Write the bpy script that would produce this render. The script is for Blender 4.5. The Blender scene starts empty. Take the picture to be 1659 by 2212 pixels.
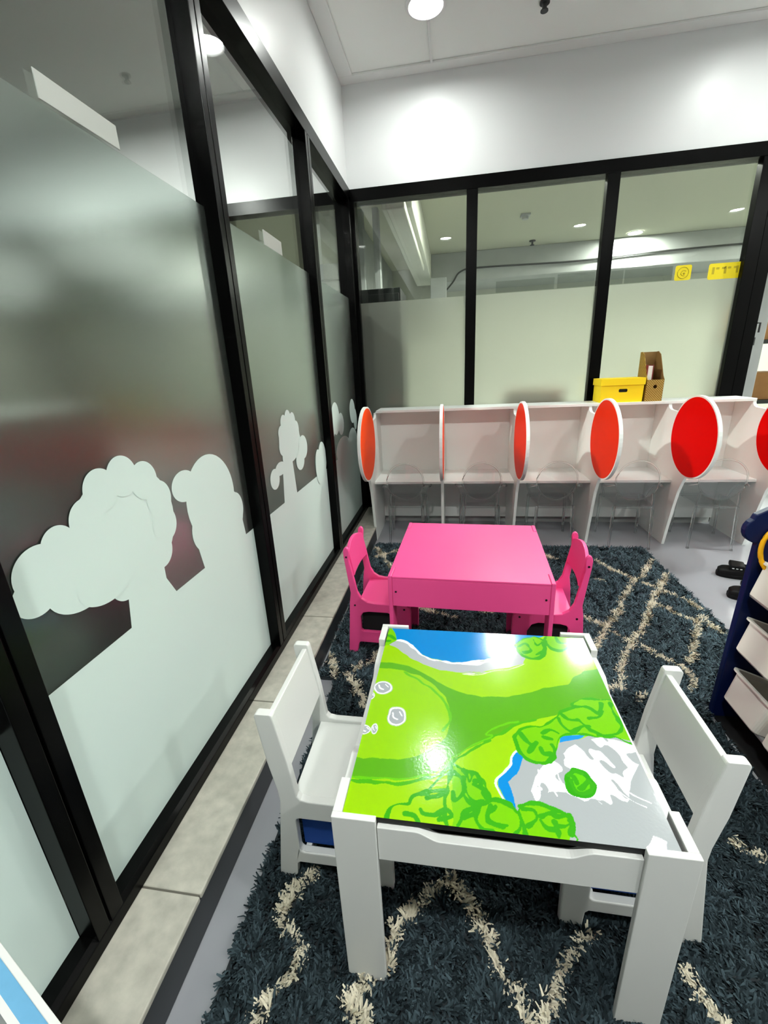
import bpy, bmesh, math, random
import numpy as np
from mathutils import Vector, Matrix, Euler

random.seed(7)
RNG = np.random.default_rng(11)
SC = bpy.context.scene
COL = SC.collection

# ------------------------------------------------------------------ camera, world, exposure
cam_data = bpy.data.cameras.new('camera')
cam = bpy.data.objects.new('camera', cam_data)
COL.objects.link(cam)
cam_data.sensor_fit = 'HORIZONTAL'
cam_data.sensor_width = 36.0
cam_data.lens = 931.33 / 1659.0 * 36.0
cam_data.clip_start = 0.02
RIGHT = Vector((0.98748, 0.15063, -0.0468))
UP = Vector((-0.00384, 0.31958, 0.94755))
FWD = Vector((-0.15769, 0.93551, -0.31615))
m = Matrix((RIGHT, UP, -FWD)).transposed().to_4x4()
m.translation = Vector((0, 0, 1.25))
cam.matrix_world = m
SC.camera = cam

world = bpy.data.worlds.new('world')
SC.world = world
world.use_nodes = True
world.node_tree.nodes['Background'].inputs[0].default_value = (0.02, 0.021, 0.022, 1)
world.node_tree.nodes['Background'].inputs[1].default_value = 1.0
SC.view_settings.view_transform = 'Standard'
SC.view_settings.look = 'None'
SC.view_settings.gamma = 1.0
SC.view_settings.use_curve_mapping = False
SC.view_settings.exposure = 0.0
LAMP = 230.0            # radiance of the room's ceiling downlights
LAMP_REAR = 780.0       # the stronger rear row
LAMP_SIDE = 1100.0       # the row on the right, out of view
LAMP_CORRIDOR = 4600.0
LAMP_BEYOND = 1550.0      # radiance of the downlights in the room behind the back glass
CEILING_Z = 3.04
BEYOND_Z = 2.75
ROOM_LAMPS = [(-0.15, 2.985), (1.79, 2.85), (-0.12, -0.37), (1.77, -0.36), (3.75, -0.33), (3.7, 2.75)]
CORRIDOR_LAMPS = [(-4.54, 6.02), (-7.68, 7.29), (-5.0, 8.45), (-2.26, 5.88), (-2.2, 1.7)]  # the last one is added out of view, to light the bulkhead
BEYOND_LAMPS = [(2.30, 6.81), (0.55, 4.4), (1.45, 4.45), (3.3, 4.4), (4.6, 6.4)]  # only the first is seen; the others are added to light that room
try:
    SC.cycles.max_bounces = 10
    SC.cycles.diffuse_bounces = 5
    SC.cycles.glossy_bounces = 5
    SC.cycles.transmission_bounces = 8
    SC.cycles.transparent_max_bounces = 16
    SC.cycles.sample_clamp_indirect = 6.0
    SC.cycles.caustics_reflective = False
    SC.cycles.caustics_refractive = False
except Exception:
    pass


# ------------------------------------------------------------------ helpers
def lin(c):
    return tuple(((v / 255) / 12.92 if v / 255 <= 0.04045 else ((v / 255 + 0.055) / 1.055) ** 2.4) for v in c)


def mat(name, rgb=(200, 200, 200), rough=0.5, metal=0.0, spec=0.5, coat=0.0, noise=0.0, nscale=20.0, bump=0.0, bscale=200.0, attr=None, trans=0.0, ior=1.45):
    m = bpy.data.materials.new(name)
    m.use_nodes = True
    nt = m.node_tree
    p = nt.nodes['Principled BSDF']
    c = lin(rgb)
    p.inputs['Base Color'].default_value = (*c, 1)
    p.inputs['Roughness'].default_value = rough
    p.inputs['Metallic'].default_value = metal
    p.inputs['Specular IOR Level'].default_value = spec
    p.inputs['Coat Weight'].default_value = coat
    p.inputs['Coat Roughness'].default_value = 0.08
    p.inputs['Transmission Weight'].default_value = trans
    p.inputs['IOR'].default_value = ior
    tc = nt.nodes.new('ShaderNodeTexCoord')
    if noise > 0:
        n = nt.nodes.new('ShaderNodeTexNoise')
        n.inputs['Scale'].default_value = nscale
        n.inputs['Detail'].default_value = 6
        nt.links.new(tc.outputs['Object'], n.inputs['Vector'])
        r = nt.nodes.new('ShaderNodeValToRGB')
        r.color_ramp.elements[0].position = 0.3
        r.color_ramp.elements[1].position = 0.72
        r.color_ramp.elements[0].color = (*[v * (1 - noise) for v in c], 1)
        r.color_ramp.elements[1].color = (*[min(1, v * (1 + noise)) for v in c], 1)
        nt.links.new(n.outputs['Fac'], r.inputs['Fac'])
        nt.links.new(r.outputs['Color'], p.inputs['Base Color'])
    if attr:
        a = nt.nodes.new('ShaderNodeAttribute')
        a.attribute_name = attr
        nt.links.new(a.outputs['Color'], p.inputs['Base Color'])
    if bump > 0:
        n2 = nt.nodes.new('ShaderNodeTexNoise')
        n2.inputs['Scale'].default_value = bscale
        n2.inputs['Detail'].default_value = 3
        b = nt.nodes.new('ShaderNodeBump')
        b.inputs['Strength'].default_value = bump
        b.inputs['Distance'].default_value = 0.002
        nt.links.new(tc.outputs['Object'], n2.inputs['Vector'])
        nt.links.new(n2.outputs['Fac'], b.inputs['Height'])
        nt.links.new(b.outputs['Normal'], p.inputs['Normal'])
    return m


def glass_mat(name, tint, r0, power=4.0, rmax=0.9):
    """Clear pane: see-through, with a mirror reflection that grows towards grazing angles."""
    m = bpy.data.materials.new(name)
    m.use_nodes = True
    nt = m.node_tree
    nt.nodes.clear()
    out = nt.nodes.new('ShaderNodeOutputMaterial')
    mix = nt.nodes.new('ShaderNodeMixShader')
    tr = nt.nodes.new('ShaderNodeBsdfTransparent')
    tr.inputs[0].default_value = (*tint, 1)
    gl = nt.nodes.new('ShaderNodeBsdfGlossy')
    gl.inputs['Roughness'].default_value = 0.0
    lw = nt.nodes.new('ShaderNodeLayerWeight')
    lw.inputs['Blend'].default_value = 0.5
    pw = nt.nodes.new('ShaderNodeMath'); pw.operation = 'POWER'; pw.inputs[1].default_value = power
    ma = nt.nodes.new('ShaderNodeMath'); ma.operation = 'MULTIPLY_ADD'
    ma.inputs[1].default_value = rmax - r0
    ma.inputs[2].default_value = r0
    nt.links.new(lw.outputs['Facing'], pw.inputs[0])
    nt.links.new(pw.outputs[0], ma.inputs[0])
    nt.links.new(ma.outputs[0], mix.inputs[0])
    nt.links.new(tr.outputs[0], mix.inputs[1])
    nt.links.new(gl.outputs[0], mix.inputs[2])
    nt.links.new(mix.outputs[0], out.inputs[0])
    return m


def frost_mat(name, rgb, diffuse, rough_t, rough_g, gloss_r0, gloss_max, trans_tint, milky=0.0):
    """Frosted film: blurred view through it, some milky body, and a soft reflection."""
    m = bpy.data.materials.new(name)
    m.use_nodes = True
    nt = m.node_tree
    nt.nodes.clear()
    out = nt.nodes.new('ShaderNodeOutputMaterial')
    df = nt.nodes.new('ShaderNodeBsdfDiffuse'); df.inputs[0].default_value = (*lin(rgb), 1)
    rf = nt.nodes.new('ShaderNodeBsdfRefraction')
    rf.inputs['Color'].default_value = (*trans_tint, 1)
    rf.inputs['Roughness'].default_value = rough_t
    rf.inputs['IOR'].default_value = 1.3
    gl = nt.nodes.new('ShaderNodeBsdfGlossy'); gl.inputs['Roughness'].default_value = rough_g; gl.inputs[0].default_value = (0.93, 0.98, 0.96, 1)
    m1 = nt.nodes.new('ShaderNodeMixShader'); m1.inputs[0].default_value = diffuse
    tl_ = nt.nodes.new('ShaderNodeBsdfTranslucent'); tl_.inputs[0].default_value = (*lin(rgb), 1)
    m0 = nt.nodes.new('ShaderNodeMixShader'); m0.inputs[0].default_value = milky
    nt.links.new(df.outputs[0], m0.inputs[1]); nt.links.new(tl_.outputs[0], m0.inputs[2])
    nt.links.new(rf.outputs[0], m1.inputs[1]); nt.links.new(m0.outputs[0], m1.inputs[2])
    lw = nt.nodes.new('ShaderNodeLayerWeight'); lw.inputs['Blend'].default_value = 0.5
    pw = nt.nodes.new('ShaderNodeMath'); pw.operation = 'POWER'; pw.inputs[1].default_value = 3.0
    ma = nt.nodes.new('ShaderNodeMath'); ma.operation = 'MULTIPLY_ADD'
    ma.inputs[1].default_value = gloss_max - gloss_r0; ma.inputs[2].default_value = gloss_r0
    nt.links.new(lw.outputs['Facing'], pw.inputs[0]); nt.links.new(pw.outputs[0], ma.inputs[0])
    m2 = nt.nodes.new('ShaderNodeMixShader')
    nt.links.new(ma.outputs[0], m2.inputs[0])
    nt.links.new(m1.outputs[0], m2.inputs[1]); nt.links.new(gl.outputs[0], m2.inputs[2])
    nt.links.new(m2.outputs[0], out.inputs[0])
    return m


def emit_mat(name, rgb, strength):
    m = bpy.data.materials.new(name)
    m.use_nodes = True
    nt = m.node_tree
    nt.nodes.clear()
    out = nt.nodes.new('ShaderNodeOutputMaterial')
    e = nt.nodes.new('ShaderNodeEmission')
    e.inputs[0].default_value = (*rgb, 1)
    e.inputs[1].default_value = strength
    nt.links.new(e.outputs[0], out.inputs[0])
    return m


def BM():
    return bmesh.new()


def box(bm, x0, x1, y0, y1, z0, z1):
    vs = [bm.verts.new((x, y, z)) for x in (x0, x1) for y in (y0, y1) for z in (z0, z1)]
    for f in ((0, 1, 3, 2), (4, 6, 7, 5), (0, 4, 5, 1), (2, 3, 7, 6), (0, 2, 6, 4), (1, 5, 7, 3)):
        bm.faces.new([vs[i] for i in f])
    return vs


def prism(bm, pts, axis, a, b):
    """Extrude the 2-D outline pts along an axis from a to b (x: pts are (y,z); y: (x,z); z: (x,y))."""
    def at(p, t):
        return {'x': (t, p[0], p[1]), 'y': (p[0], t, p[1]), 'z': (p[0], p[1], t)}[axis]
    lo = [bm.verts.new(at(p, a)) for p in pts]
    hi = [bm.verts.new(at(p, b)) for p in pts]
    n = len(pts)
    bm.faces.new(lo)
    bm.faces.new(hi[::-1])
    for i in range(n):
        bm.faces.new((lo[i], hi[i], hi[(i + 1) % n], lo[(i + 1) % n]))


def prism_hole(bm, outer, holes, axis, a, b):
    """Like prism() but with holes cut through; the caps are triangle-filled."""
    def at(p, t):
        return {'x': (t, p[0], p[1]), 'y': (p[0], t, p[1]), 'z': (p[0], p[1], t)}[axis]
    caps = []
    for t in (a, b):
        edges = []
        rings = []
        for ring in [outer] + holes:
            vs = [bm.verts.new(at(p, t)) for p in ring]
            rings.append(vs)
            for i in range(len(vs)):
                edges.append(bm.edges.new((vs[i], vs[(i + 1) % len(vs)])))
        bmesh.ops.triangle_fill(bm, use_beauty=True, use_dissolve=False, edges=edges)
        caps.append(rings)
    for r0, r1 in zip(caps[0], caps[1]):
        n = len(r0)
        for i in range(n):
            bm.faces.new((r0[i], r1[i], r1[(i + 1) % n], r0[(i + 1) % n]))


def rrect(u0, u1, v0, v1, r, n=5):
    pts = []
    for cx, cy, a0 in ((u1 - r, v1 - r, 0), (u0 + r, v1 - r, 90), (u0 + r, v0 + r, 180), (u1 - r, v0 + r, 270)):
        for k in range(n + 1):
            a = math.radians(a0 + 90 * k / n)
            pts.append((cx + r * math.cos(a), cy + r * math.sin(a)))
    return pts


def ellipse(cx, cy, rx, ry, n=48):
    return [(cx + rx * math.cos(2 * math.pi * k / n), cy + ry * math.sin(2 * math.pi * k / n)) for k in range(n)]


def smooth_line(pts, n=6):
    """Catmull-Rom through the points."""
    out = []
    P = [pts[0]] + list(pts) + [pts[-1]]
    for i in range(1, len(P) - 2):
        for k in range(n):
            t = k / n
            q = []
            for d in range(len(pts[0])):
                p0, p1, p2, p3 = P[i - 1][d], P[i][d], P[i + 1][d], P[i + 2][d]
                q.append(0.5 * (2 * p1 + (p2 - p0) * t + (2 * p0 - 5 * p1 + 4 * p2 - p3) * t * t + (3 * p1 - p0 - 3 * p2 + p3) * t ** 3))
            out.append(tuple(q))
    out.append(tuple(pts[-1]))
    return out


def tube(bm, pts, r, n=10, closed=False, taper=None):
    pts = [Vector(p) for p in pts]
    rings = []
    N = len(pts)
    ref = Vector((0, 0, 1))
    for i, p in enumerate(pts):
        if closed:
            d = pts[(i + 1) % N] - pts[i - 1]
        else:
            d = pts[min(i + 1, N - 1)] - pts[max(i - 1, 0)]
        d.normalize()
        a = ref if abs(d.dot(ref)) < 0.95 else Vector((1, 0, 0))
        u = d.cross(a).normalized()
        v = d.cross(u).normalized()
        rr = r if taper is None else r + (taper - r) * i / max(1, N - 1)
        rings.append([bm.verts.new(p + (u * math.cos(2 * math.pi * k / n) + v * math.sin(2 * math.pi * k / n)) * rr) for k in range(n)])
    for i in range(N if closed else N - 1):
        A, B = rings[i], rings[(i + 1) % N]
        for k in range(n):
            bm.faces.new((A[k], A[(k + 1) % n], B[(k + 1) % n], B[k]))
    if not closed:
        bm.faces.new(rings[0][::-1])
        bm.faces.new(rings[-1])


def cyl(bm, c, r, h, axis='z', n=32, r2=None):
    r2 = r if r2 is None else r2
    def at(a, rr, t):
        u, v = rr * math.cos(a), rr * math.sin(a)
        return {'z': (c[0] + u, c[1] + v, c[2] + t), 'x': (c[0] + t, c[1] + u, c[2] + v), 'y': (c[0] + u, c[1] + t, c[2] + v)}[axis]
    lo = [bm.verts.new(at(2 * math.pi * k / n, r, 0)) for k in range(n)]
    hi = [bm.verts.new(at(2 * math.pi * k / n, r2, h)) for k in range(n)]
    bm.faces.new(lo)
    bm.faces.new(hi[::-1])
    for k in range(n):
        bm.faces.new((lo[k], hi[k], hi[(k + 1) % n], lo[(k + 1) % n]))


def obj(name, bm, material, parent=None, bevel=0.0, seg=2, smooth=False, label=None):
    bmesh.ops.recalc_face_normals(bm, faces=bm.faces[:])
    me = bpy.data.meshes.new(name)
    bm.to_mesh(me)
    bm.free()
    for mm in (material if isinstance(material, (list, tuple)) else [material]):
        me.materials.append(mm)
    o = bpy.data.objects.new(name, me)
    COL.objects.link(o)
    if parent is not None:
        o.parent = parent
    if bevel > 0:
        b = o.modifiers.new('bevel', 'BEVEL')
        b.width = bevel
        b.segments = seg
        b.limit_method = 'ANGLE'
        b.angle_limit = math.radians(40)
    if smooth:
        for p in me.polygons:
            p.use_smooth = True
    if label:
        o['label'] = label
    return o


def empty(name, loc=(0, 0, 0), rotz=0.0, parent=None):
    o = bpy.data.objects.new(name, None)
    o.empty_display_size = 0.05
    COL.objects.link(o)
    o.location = loc
    o.rotation_euler = (0, 0, rotz)
    if parent is not None:
        o.parent = parent
    return o


def tag(o, label, cat, group=None):
    o['label'] = label
    o['category'] = cat
    if group:
        o['group'] = group
    return o


def struct(o):
    o['kind'] = 'structure'
    return o


def copy_tree(o, parent=None):
    c = o.copy()
    COL.objects.link(c)
    if parent is not None:
        c.parent = parent
        c.matrix_parent_inverse = o.matrix_parent_inverse
    for ch in list(o.children):
        copy_tree(ch, c)
    return c


PAINT={
 'band':[(-0.215,0.984),(-0.164,0.985),(-0.117,0.975),(-0.069,0.946),(-0.038,0.923),(-0.008,0.901),(0.034,0.884),(0.073,0.877),(0.07,0.878),(0.137,0.884),(0.196,0.906),(0.23,0.925),(0.286,0.94),(0.311,0.974),(0.34,0.997),(0.39,1.013),(0.391,0.885),(0.35,0.896),(0.303,0.892),(0.281,0.868),(0.233,0.835),(0.181,0.813),(0.143,0.799),(0.103,0.764),(0.062,0.74),(0.023,0.714),(0.008,0.691),(-0.009,0.671),(-0.038,0.654),(-0.087,0.634),(-0.137,0.632),(-0.217,0.625),(-0.218,0.672)],
 'oval':[(-0.218,0.672),(-0.161,0.676),(-0.123,0.678),(-0.088,0.683),(-0.041,0.71),(-0.013,0.744),(-0.006,0.782),(-0.005,0.823),(-0.015,0.865),(-0.041,0.904),(-0.082,0.938),(-0.133,0.956),(-0.216,0.963)],
 'lake':[(-0.198,1.181),(-0.167,1.085),(-0.142,1.087),(-0.104,1.05),(-0.074,1.019),(-0.027,1.005),(0.037,1.0),(0.073,1.007),(0.11,1.028),(0.029,0.999),(0.093,1.012),(0.139,1.032),(0.167,1.059),(0.179,1.077),(0.18,1.103),(0.206,1.123),(0.261,1.141),(0.337,1.18)],
 'beach':[(-0.185,1.067),(-0.167,1.085),(-0.137,1.084),(-0.104,1.046),(-0.073,1.015),(-0.027,0.999),(0.036,0.995),(0.072,1.0),(0.109,1.023),(0.029,0.997),(0.058,1.0),(0.098,1.017),(0.144,1.037),(0.179,1.077),(0.201,1.054),(0.19,1.013),(0.154,0.995),(0.11,0.983),(0.066,0.965),(0.028,0.965),(0.105,0.972),(0.057,0.961),(0.014,0.96),(-0.03,0.966),(-0.076,0.986),(-0.12,1.011),(-0.153,1.046)],
 'beachline':[(-0.177,1.084),(-0.142,1.087),(-0.104,1.05),(-0.074,1.016),(-0.027,1.002),(0.036,0.997),(0.072,1.002),(0.11,1.025),(0.029,0.998),(0.058,1.001),(0.098,1.015),(0.144,1.035),(0.179,1.077)],
 'beachline2':[(0.057,0.961),(0.028,0.955),(0.066,0.957),(0.11,0.977),(0.153,0.987),(0.192,1.012)],
 'line1':[(-0.215,0.618),(-0.152,0.623),(-0.099,0.625),(-0.061,0.637),(-0.022,0.656),(0.005,0.686),(0.047,0.724),(0.08,0.747),(0.063,0.745),(0.103,0.766),(0.143,0.799),(0.185,0.815)],
 'line2':[(-0.217,0.625),(-0.137,0.632),(-0.087,0.636),(-0.039,0.656),(0.001,0.694),(0.044,0.732),(0.088,0.759),(0.072,0.765),(0.106,0.79),(0.148,0.807)],
 'dash':[(-0.128,0.95),(-0.094,0.927),(-0.062,0.902),(-0.036,0.878),(-0.015,0.843),(-0.005,0.812),(-0.004,0.792),(-0.021,0.762)],
 'mount':[(0.146,0.716),(0.177,0.702),(0.209,0.723),(0.224,0.757),(0.297,0.782),(0.32,0.784),(0.346,0.785),(0.38,0.776),(0.381,0.535),(0.19,0.546),(0.207,0.566),(0.211,0.586),(0.203,0.602),(0.176,0.609),(0.134,0.611),(0.115,0.593),(0.106,0.653),(0.126,0.671),(0.14,0.698)],
 'river':[(0.137,0.727),(0.148,0.716),(0.14,0.698),(0.126,0.671),(0.108,0.653),(0.114,0.623),(0.115,0.588),(0.101,0.611),(0.087,0.641),(0.093,0.659),(0.115,0.687),(0.125,0.714)],
 'riverline':[(0.137,0.727),(0.123,0.711),(0.113,0.686),(0.091,0.659),(0.084,0.64),(0.097,0.614)],
 'river2':[(0.23,0.775),(0.299,0.789),(0.264,0.771),(0.226,0.757)],
 'rtree':[(0.134,0.762),(0.148,0.784),(0.178,0.797),(0.198,0.799),(0.23,0.824),(0.248,0.848),(0.28,0.863),(0.278,0.874),(0.303,0.892),(0.349,0.893),(0.388,0.888),(0.386,0.774),(0.346,0.785),(0.312,0.781),(0.29,0.784),(0.261,0.785),(0.231,0.772),(0.219,0.752),(0.209,0.723),(0.195,0.704),(0.169,0.701),(0.149,0.712),(0.134,0.733)],
 'btree':[(0.0,0.682),(0.022,0.668),(0.044,0.666),(0.06,0.648),(0.069,0.625),(0.068,0.611),(0.098,0.61),(0.115,0.593),(0.127,0.607),(0.154,0.615),(0.176,0.609),(0.203,0.602),(0.211,0.586),(0.208,0.566),(0.193,0.546),(0.001,0.535)],
 'ltree':[(-0.119,0.55),(-0.118,0.572),(-0.098,0.588),(-0.074,0.597),(-0.068,0.611),(-0.053,0.62),(-0.037,0.632),(-0.018,0.653),(0.005,0.663),(0.028,0.669),(0.051,0.666),(0.062,0.644),(0.067,0.627),(0.076,0.614),(0.106,0.614),(0.097,0.544)],
 'tree1':[(0.179,1.094),(0.207,1.127),(0.24,1.139),(0.262,1.119),(0.259,1.08),(0.243,1.045),(0.212,1.035),(0.186,1.052)],
 'tree2':[(0.264,1.128),(0.29,1.157),(0.355,1.167),(0.415,1.163),(0.393,1.055),(0.373,1.069),(0.358,1.101),(0.334,1.103),(0.304,1.079),(0.275,1.081)],
 'tree0':[(-0.221,1.17),(-0.194,1.167),(-0.175,1.127),(-0.165,1.087),(-0.184,1.063),(-0.213,1.053)],
 'bush':[(0.224,0.678),(0.237,0.69),(0.254,0.69),(0.261,0.676),(0.266,0.665),(0.259,0.647),(0.241,0.64),(0.223,0.647),(0.221,0.662)],
 'snow2':[(0.319,0.556),(0.338,0.576),(0.356,0.57),(0.348,0.55),(0.33,0.54),(0.313,0.541)],
 'snow1':[(0.161,0.671),(0.148,0.638),(0.155,0.617),(0.182,0.638),(0.212,0.642),(0.241,0.627),(0.275,0.634),(0.297,0.616),(0.321,0.64),(0.344,0.688),(0.371,0.723),(0.377,0.769),(0.319,0.782),(0.262,0.761),(0.225,0.729),(0.183,0.698)],
}
ARCS=[[(-0.116,0.557),(-0.112,0.573),(-0.097,0.583),(-0.079,0.586),(-0.074,0.597),(-0.062,0.609),(-0.04,0.615),(-0.011,0.62),(-0.027,0.607),(-0.045,0.602)],[(-0.052,0.61),(-0.037,0.629),(-0.018,0.651),(0.005,0.661),(0.024,0.639),(0.023,0.618),(0.008,0.603),(0.001,0.616)],[(0.024,0.667),(0.034,0.644),(0.041,0.663),(0.053,0.657),(0.056,0.639)],[(0.023,0.615),(0.032,0.603),(0.05,0.598),(0.075,0.611),(0.105,0.608)],[(-0.056,0.576),(-0.05,0.571),(-0.029,0.57),(-0.008,0.582),(-0.002,0.57),(-0.022,0.563)],[(0.05,0.598),(0.043,0.575),(0.054,0.556)],[(0.071,0.597),(0.064,0.578),(0.072,0.567),(0.095,0.566)],[(0.05,0.598),(0.025,0.582),(0.01,0.556)],[(-0.083,0.567),(-0.068,0.565),(-0.058,0.554)],[(0.058,0.622),(0.066,0.61)],[(-0.21,1.116),(-0.186,1.109),(-0.171,1.093)],[(-0.208,1.152),(-0.194,1.135)],[(-0.209,1.077),(-0.187,1.083)],[(0.022,0.666),(0.044,0.664),(0.057,0.649),(0.043,0.646)],[(0.042,0.638),(0.063,0.628),(0.067,0.614)],[(0.022,0.651),(0.028,0.621),(0.041,0.604),(0.058,0.606)],[(0.054,0.598),(0.043,0.576),(0.049,0.56),(0.07,0.55)],[(0.08,0.598),(0.066,0.582),(0.068,0.566),(0.09,0.563)],[(0.02,0.57),(0.04,0.579)],[(0.129,0.6),(0.148,0.599),(0.149,0.582),(0.131,0.57)],[(0.156,0.589),(0.174,0.598),(0.188,0.593),(0.208,0.599)],[(0.18,0.582),(0.184,0.573),(0.204,0.582),(0.203,0.588)],[(0.155,0.583),(0.162,0.57),(0.179,0.566),(0.18,0.554)],[(0.124,0.606),(0.154,0.614),(0.176,0.608),(0.201,0.6),(0.21,0.584),(0.204,0.563)],[(0.119,0.592),(0.124,0.566),(0.125,0.55)],[(0.068,0.611),(0.098,0.61),(0.118,0.59),(0.118,0.565),(0.107,0.551)],[(0.136,0.762),(0.138,0.734),(0.149,0.712),(0.169,0.701),(0.196,0.708),(0.211,0.732),(0.208,0.751)],[(0.147,0.773),(0.166,0.746),(0.178,0.752),(0.159,0.727)],[(0.183,0.738),(0.188,0.725),(0.207,0.727)],[(0.194,0.778),(0.212,0.79),(0.229,0.782)],[(0.196,0.769),(0.211,0.765)],[(0.239,0.825),(0.242,0.804),(0.258,0.79),(0.282,0.808),(0.301,0.81)],[(0.246,0.842),(0.259,0.827),(0.282,0.824),(0.296,0.804)],[(0.281,0.868),(0.313,0.866),(0.332,0.851),(0.345,0.881)],[(0.307,0.832),(0.329,0.84),(0.342,0.858)],[(0.366,0.883),(0.367,0.838),(0.368,0.817),(0.353,0.795),(0.313,0.786)],[(0.298,0.799),(0.321,0.787)],[(0.185,1.086),(0.209,1.105),(0.218,1.072),(0.197,1.062)],[(0.232,1.125),(0.238,1.099),(0.255,1.109),(0.254,1.075),(0.231,1.056)],[(0.181,1.094),(0.186,1.057),(0.213,1.037),(0.241,1.048),(0.257,1.079),(0.258,1.114)],[(0.267,1.119),(0.276,1.089),(0.305,1.084),(0.334,1.103)],[(0.299,1.149),(0.302,1.118),(0.322,1.115),(0.346,1.135)],[(0.351,1.153),(0.362,1.118),(0.383,1.086)],[(0.361,1.154),(0.377,1.137),(0.408,1.14)],[(0.365,1.11),(0.373,1.069)],[(0.226,0.678),(0.236,0.688),(0.25,0.687)],[(0.228,0.667),(0.23,0.648),(0.241,0.641),(0.258,0.649),(0.265,0.665)],[(0.233,0.675),(0.237,0.664)],[(0.241,0.653),(0.259,0.67)]]
ROCKS=[(-0.174,0.886),(-0.128,0.795),(-0.194,0.748),(-0.174,0.753),(-0.2,0.854),(-0.205,0.766)]
RUGLINES=[[(1.253,2.716),(1.159,2.565),(1.09,2.463),(1.022,2.407),(0.967,2.299),(0.889,2.183),(0.845,2.091),(0.783,1.992),(0.722,1.922),(0.666,1.82),(0.626,1.75)],[(0.905,2.691),(0.958,2.553),(1.015,2.501),(1.029,2.424),(1.078,2.393),(1.118,2.341),(1.144,2.295),(1.187,2.263),(1.226,2.192),(1.233,2.12)],[(1.248,2.514),(1.166,2.382),(1.092,2.276),(1.032,2.179),(0.969,2.056),(0.913,1.961),(0.857,1.883),(0.795,1.799),(0.737,1.698),(0.691,1.617),(0.686,1.571),(0.646,1.5)],[(1.032,2.179),(1.063,2.134),(1.101,2.097),(1.129,2.043),(1.16,2.021),(1.211,2.049),(1.205,1.996),(1.237,1.926)],[(1.179,2.022),(1.122,1.927),(1.074,1.843),(1.042,1.776),(0.992,1.693)],[(0.659,2.007),(0.692,1.956),(0.722,1.922),(0.749,1.886),(0.777,1.854),(0.795,1.799),(0.833,1.781),(0.862,1.751),(0.888,1.702),(0.923,1.677),(0.941,1.632),(0.943,1.579),(0.911,1.51)],[(0.829,2.43),(0.857,2.414)],[(0.691,1.449),(0.721,1.459)],[(0.603,1.488),(0.617,1.494)],[(-0.545,2.826),(-0.495,2.729),(-0.443,2.617),(-0.391,2.513)],[(-0.519,2.674),(-0.436,2.748),(-0.354,2.801)],[(0.589,2.779),(0.653,2.7)],[(-0.178,2.039),(-0.09,1.999),(0.006,1.953)],[(0.15,2.026),(0.197,2.021)],[(-0.569,1.608),(-0.54,1.561),(-0.518,1.524),(-0.495,1.487),(-0.492,1.457)],[(-0.339,1.639),(-0.346,1.604),(-0.375,1.556),(-0.397,1.532),(-0.418,1.515),(-0.438,1.477),(-0.412,1.445),(-0.388,1.424),(-0.387,1.392),(-0.363,1.37),(-0.346,1.349),(-0.332,1.327),(-0.346,1.302)],[(-0.349,0.725),(-0.367,0.696),(-0.39,0.675),(-0.397,0.645),(-0.4,0.621),(-0.376,0.591),(-0.351,0.576),(-0.335,0.557),(-0.339,0.534),(-0.356,0.506),(-0.369,0.487),(-0.378,0.465),(-0.384,0.445)],[(-0.014,0.744),(-0.046,0.717),(-0.085,0.684),(-0.113,0.643),(-0.13,0.623),(-0.141,0.588),(-0.138,0.57),(-0.183,0.534),(-0.198,0.506),(-0.199,0.491),(-0.183,0.484),(-0.171,0.473),(-0.18,0.453)],[(0.007,0.738),(0.034,0.706),(0.061,0.675),(0.084,0.635),(0.104,0.585),(0.128,0.557),(0.142,0.527),(0.156,0.514),(0.176,0.515),(0.185,0.532),(0.206,0.56),(0.226,0.588),(0.252,0.626),(0.309,0.672)],[(0.476,0.639),(0.49,0.622),(0.503,0.599),(0.511,0.573),(0.517,0.557),(0.529,0.542)],[(0.736,0.932),(0.763,0.91),(0.786,0.885),(0.817,0.862)]]

# ------------------------------------------------------------------ materials
M = {}
M['wall'] = mat('white_wall_paint', (222, 224, 224), 0.34, spec=0.4, bump=0.05, bscale=30)
M['ceiling'] = mat('white_ceiling_paint', (244, 247, 243), 0.7, bump=0.03, bscale=60)
M['far_wall'] = mat('taupe_wall_paint', (222, 222, 216), 0.6)
M['trim'] = mat('white_trim_paint', (228, 230, 228), 0.6)
M['floor'] = mat('grey_epoxy_floor', (152, 154, 160), 0.28, noise=0.06, nscale=2.5, bump=0.03, bscale=40)
M['black_frame'] = mat('black_aluminium', (3, 3, 3), 0.26, spec=0.12)
M['glass_left'] = glass_mat('clear_glass_left', (0.93, 0.95, 0.93), 0.06, 3.3, 1.0)
M['glass'] = glass_mat('clear_glass', (0.93, 0.95, 0.93), 0.07, 3.4, 0.75)
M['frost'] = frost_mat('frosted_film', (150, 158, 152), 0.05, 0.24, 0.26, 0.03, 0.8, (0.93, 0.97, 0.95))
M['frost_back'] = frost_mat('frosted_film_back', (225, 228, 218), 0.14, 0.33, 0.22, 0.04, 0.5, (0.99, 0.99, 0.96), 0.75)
M['white_film'] = mat('white_vinyl_film', (204, 220, 215), 0.45, spec=0.35)
M['clear_tape'] = mat('clear_plastic_strip', (196, 200, 194), 0.25)
M['clear_strip'] = glass_mat('clear_plastic_film', (0.86, 0.88, 0.86), 0.12, 3.0, 0.7)
M['acrylic_sheet'] = glass_mat('acrylic_sheet', (0.97, 0.975, 0.98), 0.04, 3.0, 0.7)
M['stone'] = mat('beige_stone_tile', (176, 173, 162), 0.65, noise=0.16, nscale=26, bump=0.35, bscale=70)
M['grout'] = mat('dark_grout', (95, 92, 84), 0.9)
M['curb_grey'] = mat('dark_grey_curb_paint', (42, 45, 49), 0.4, noise=0.08, nscale=15)
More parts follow.
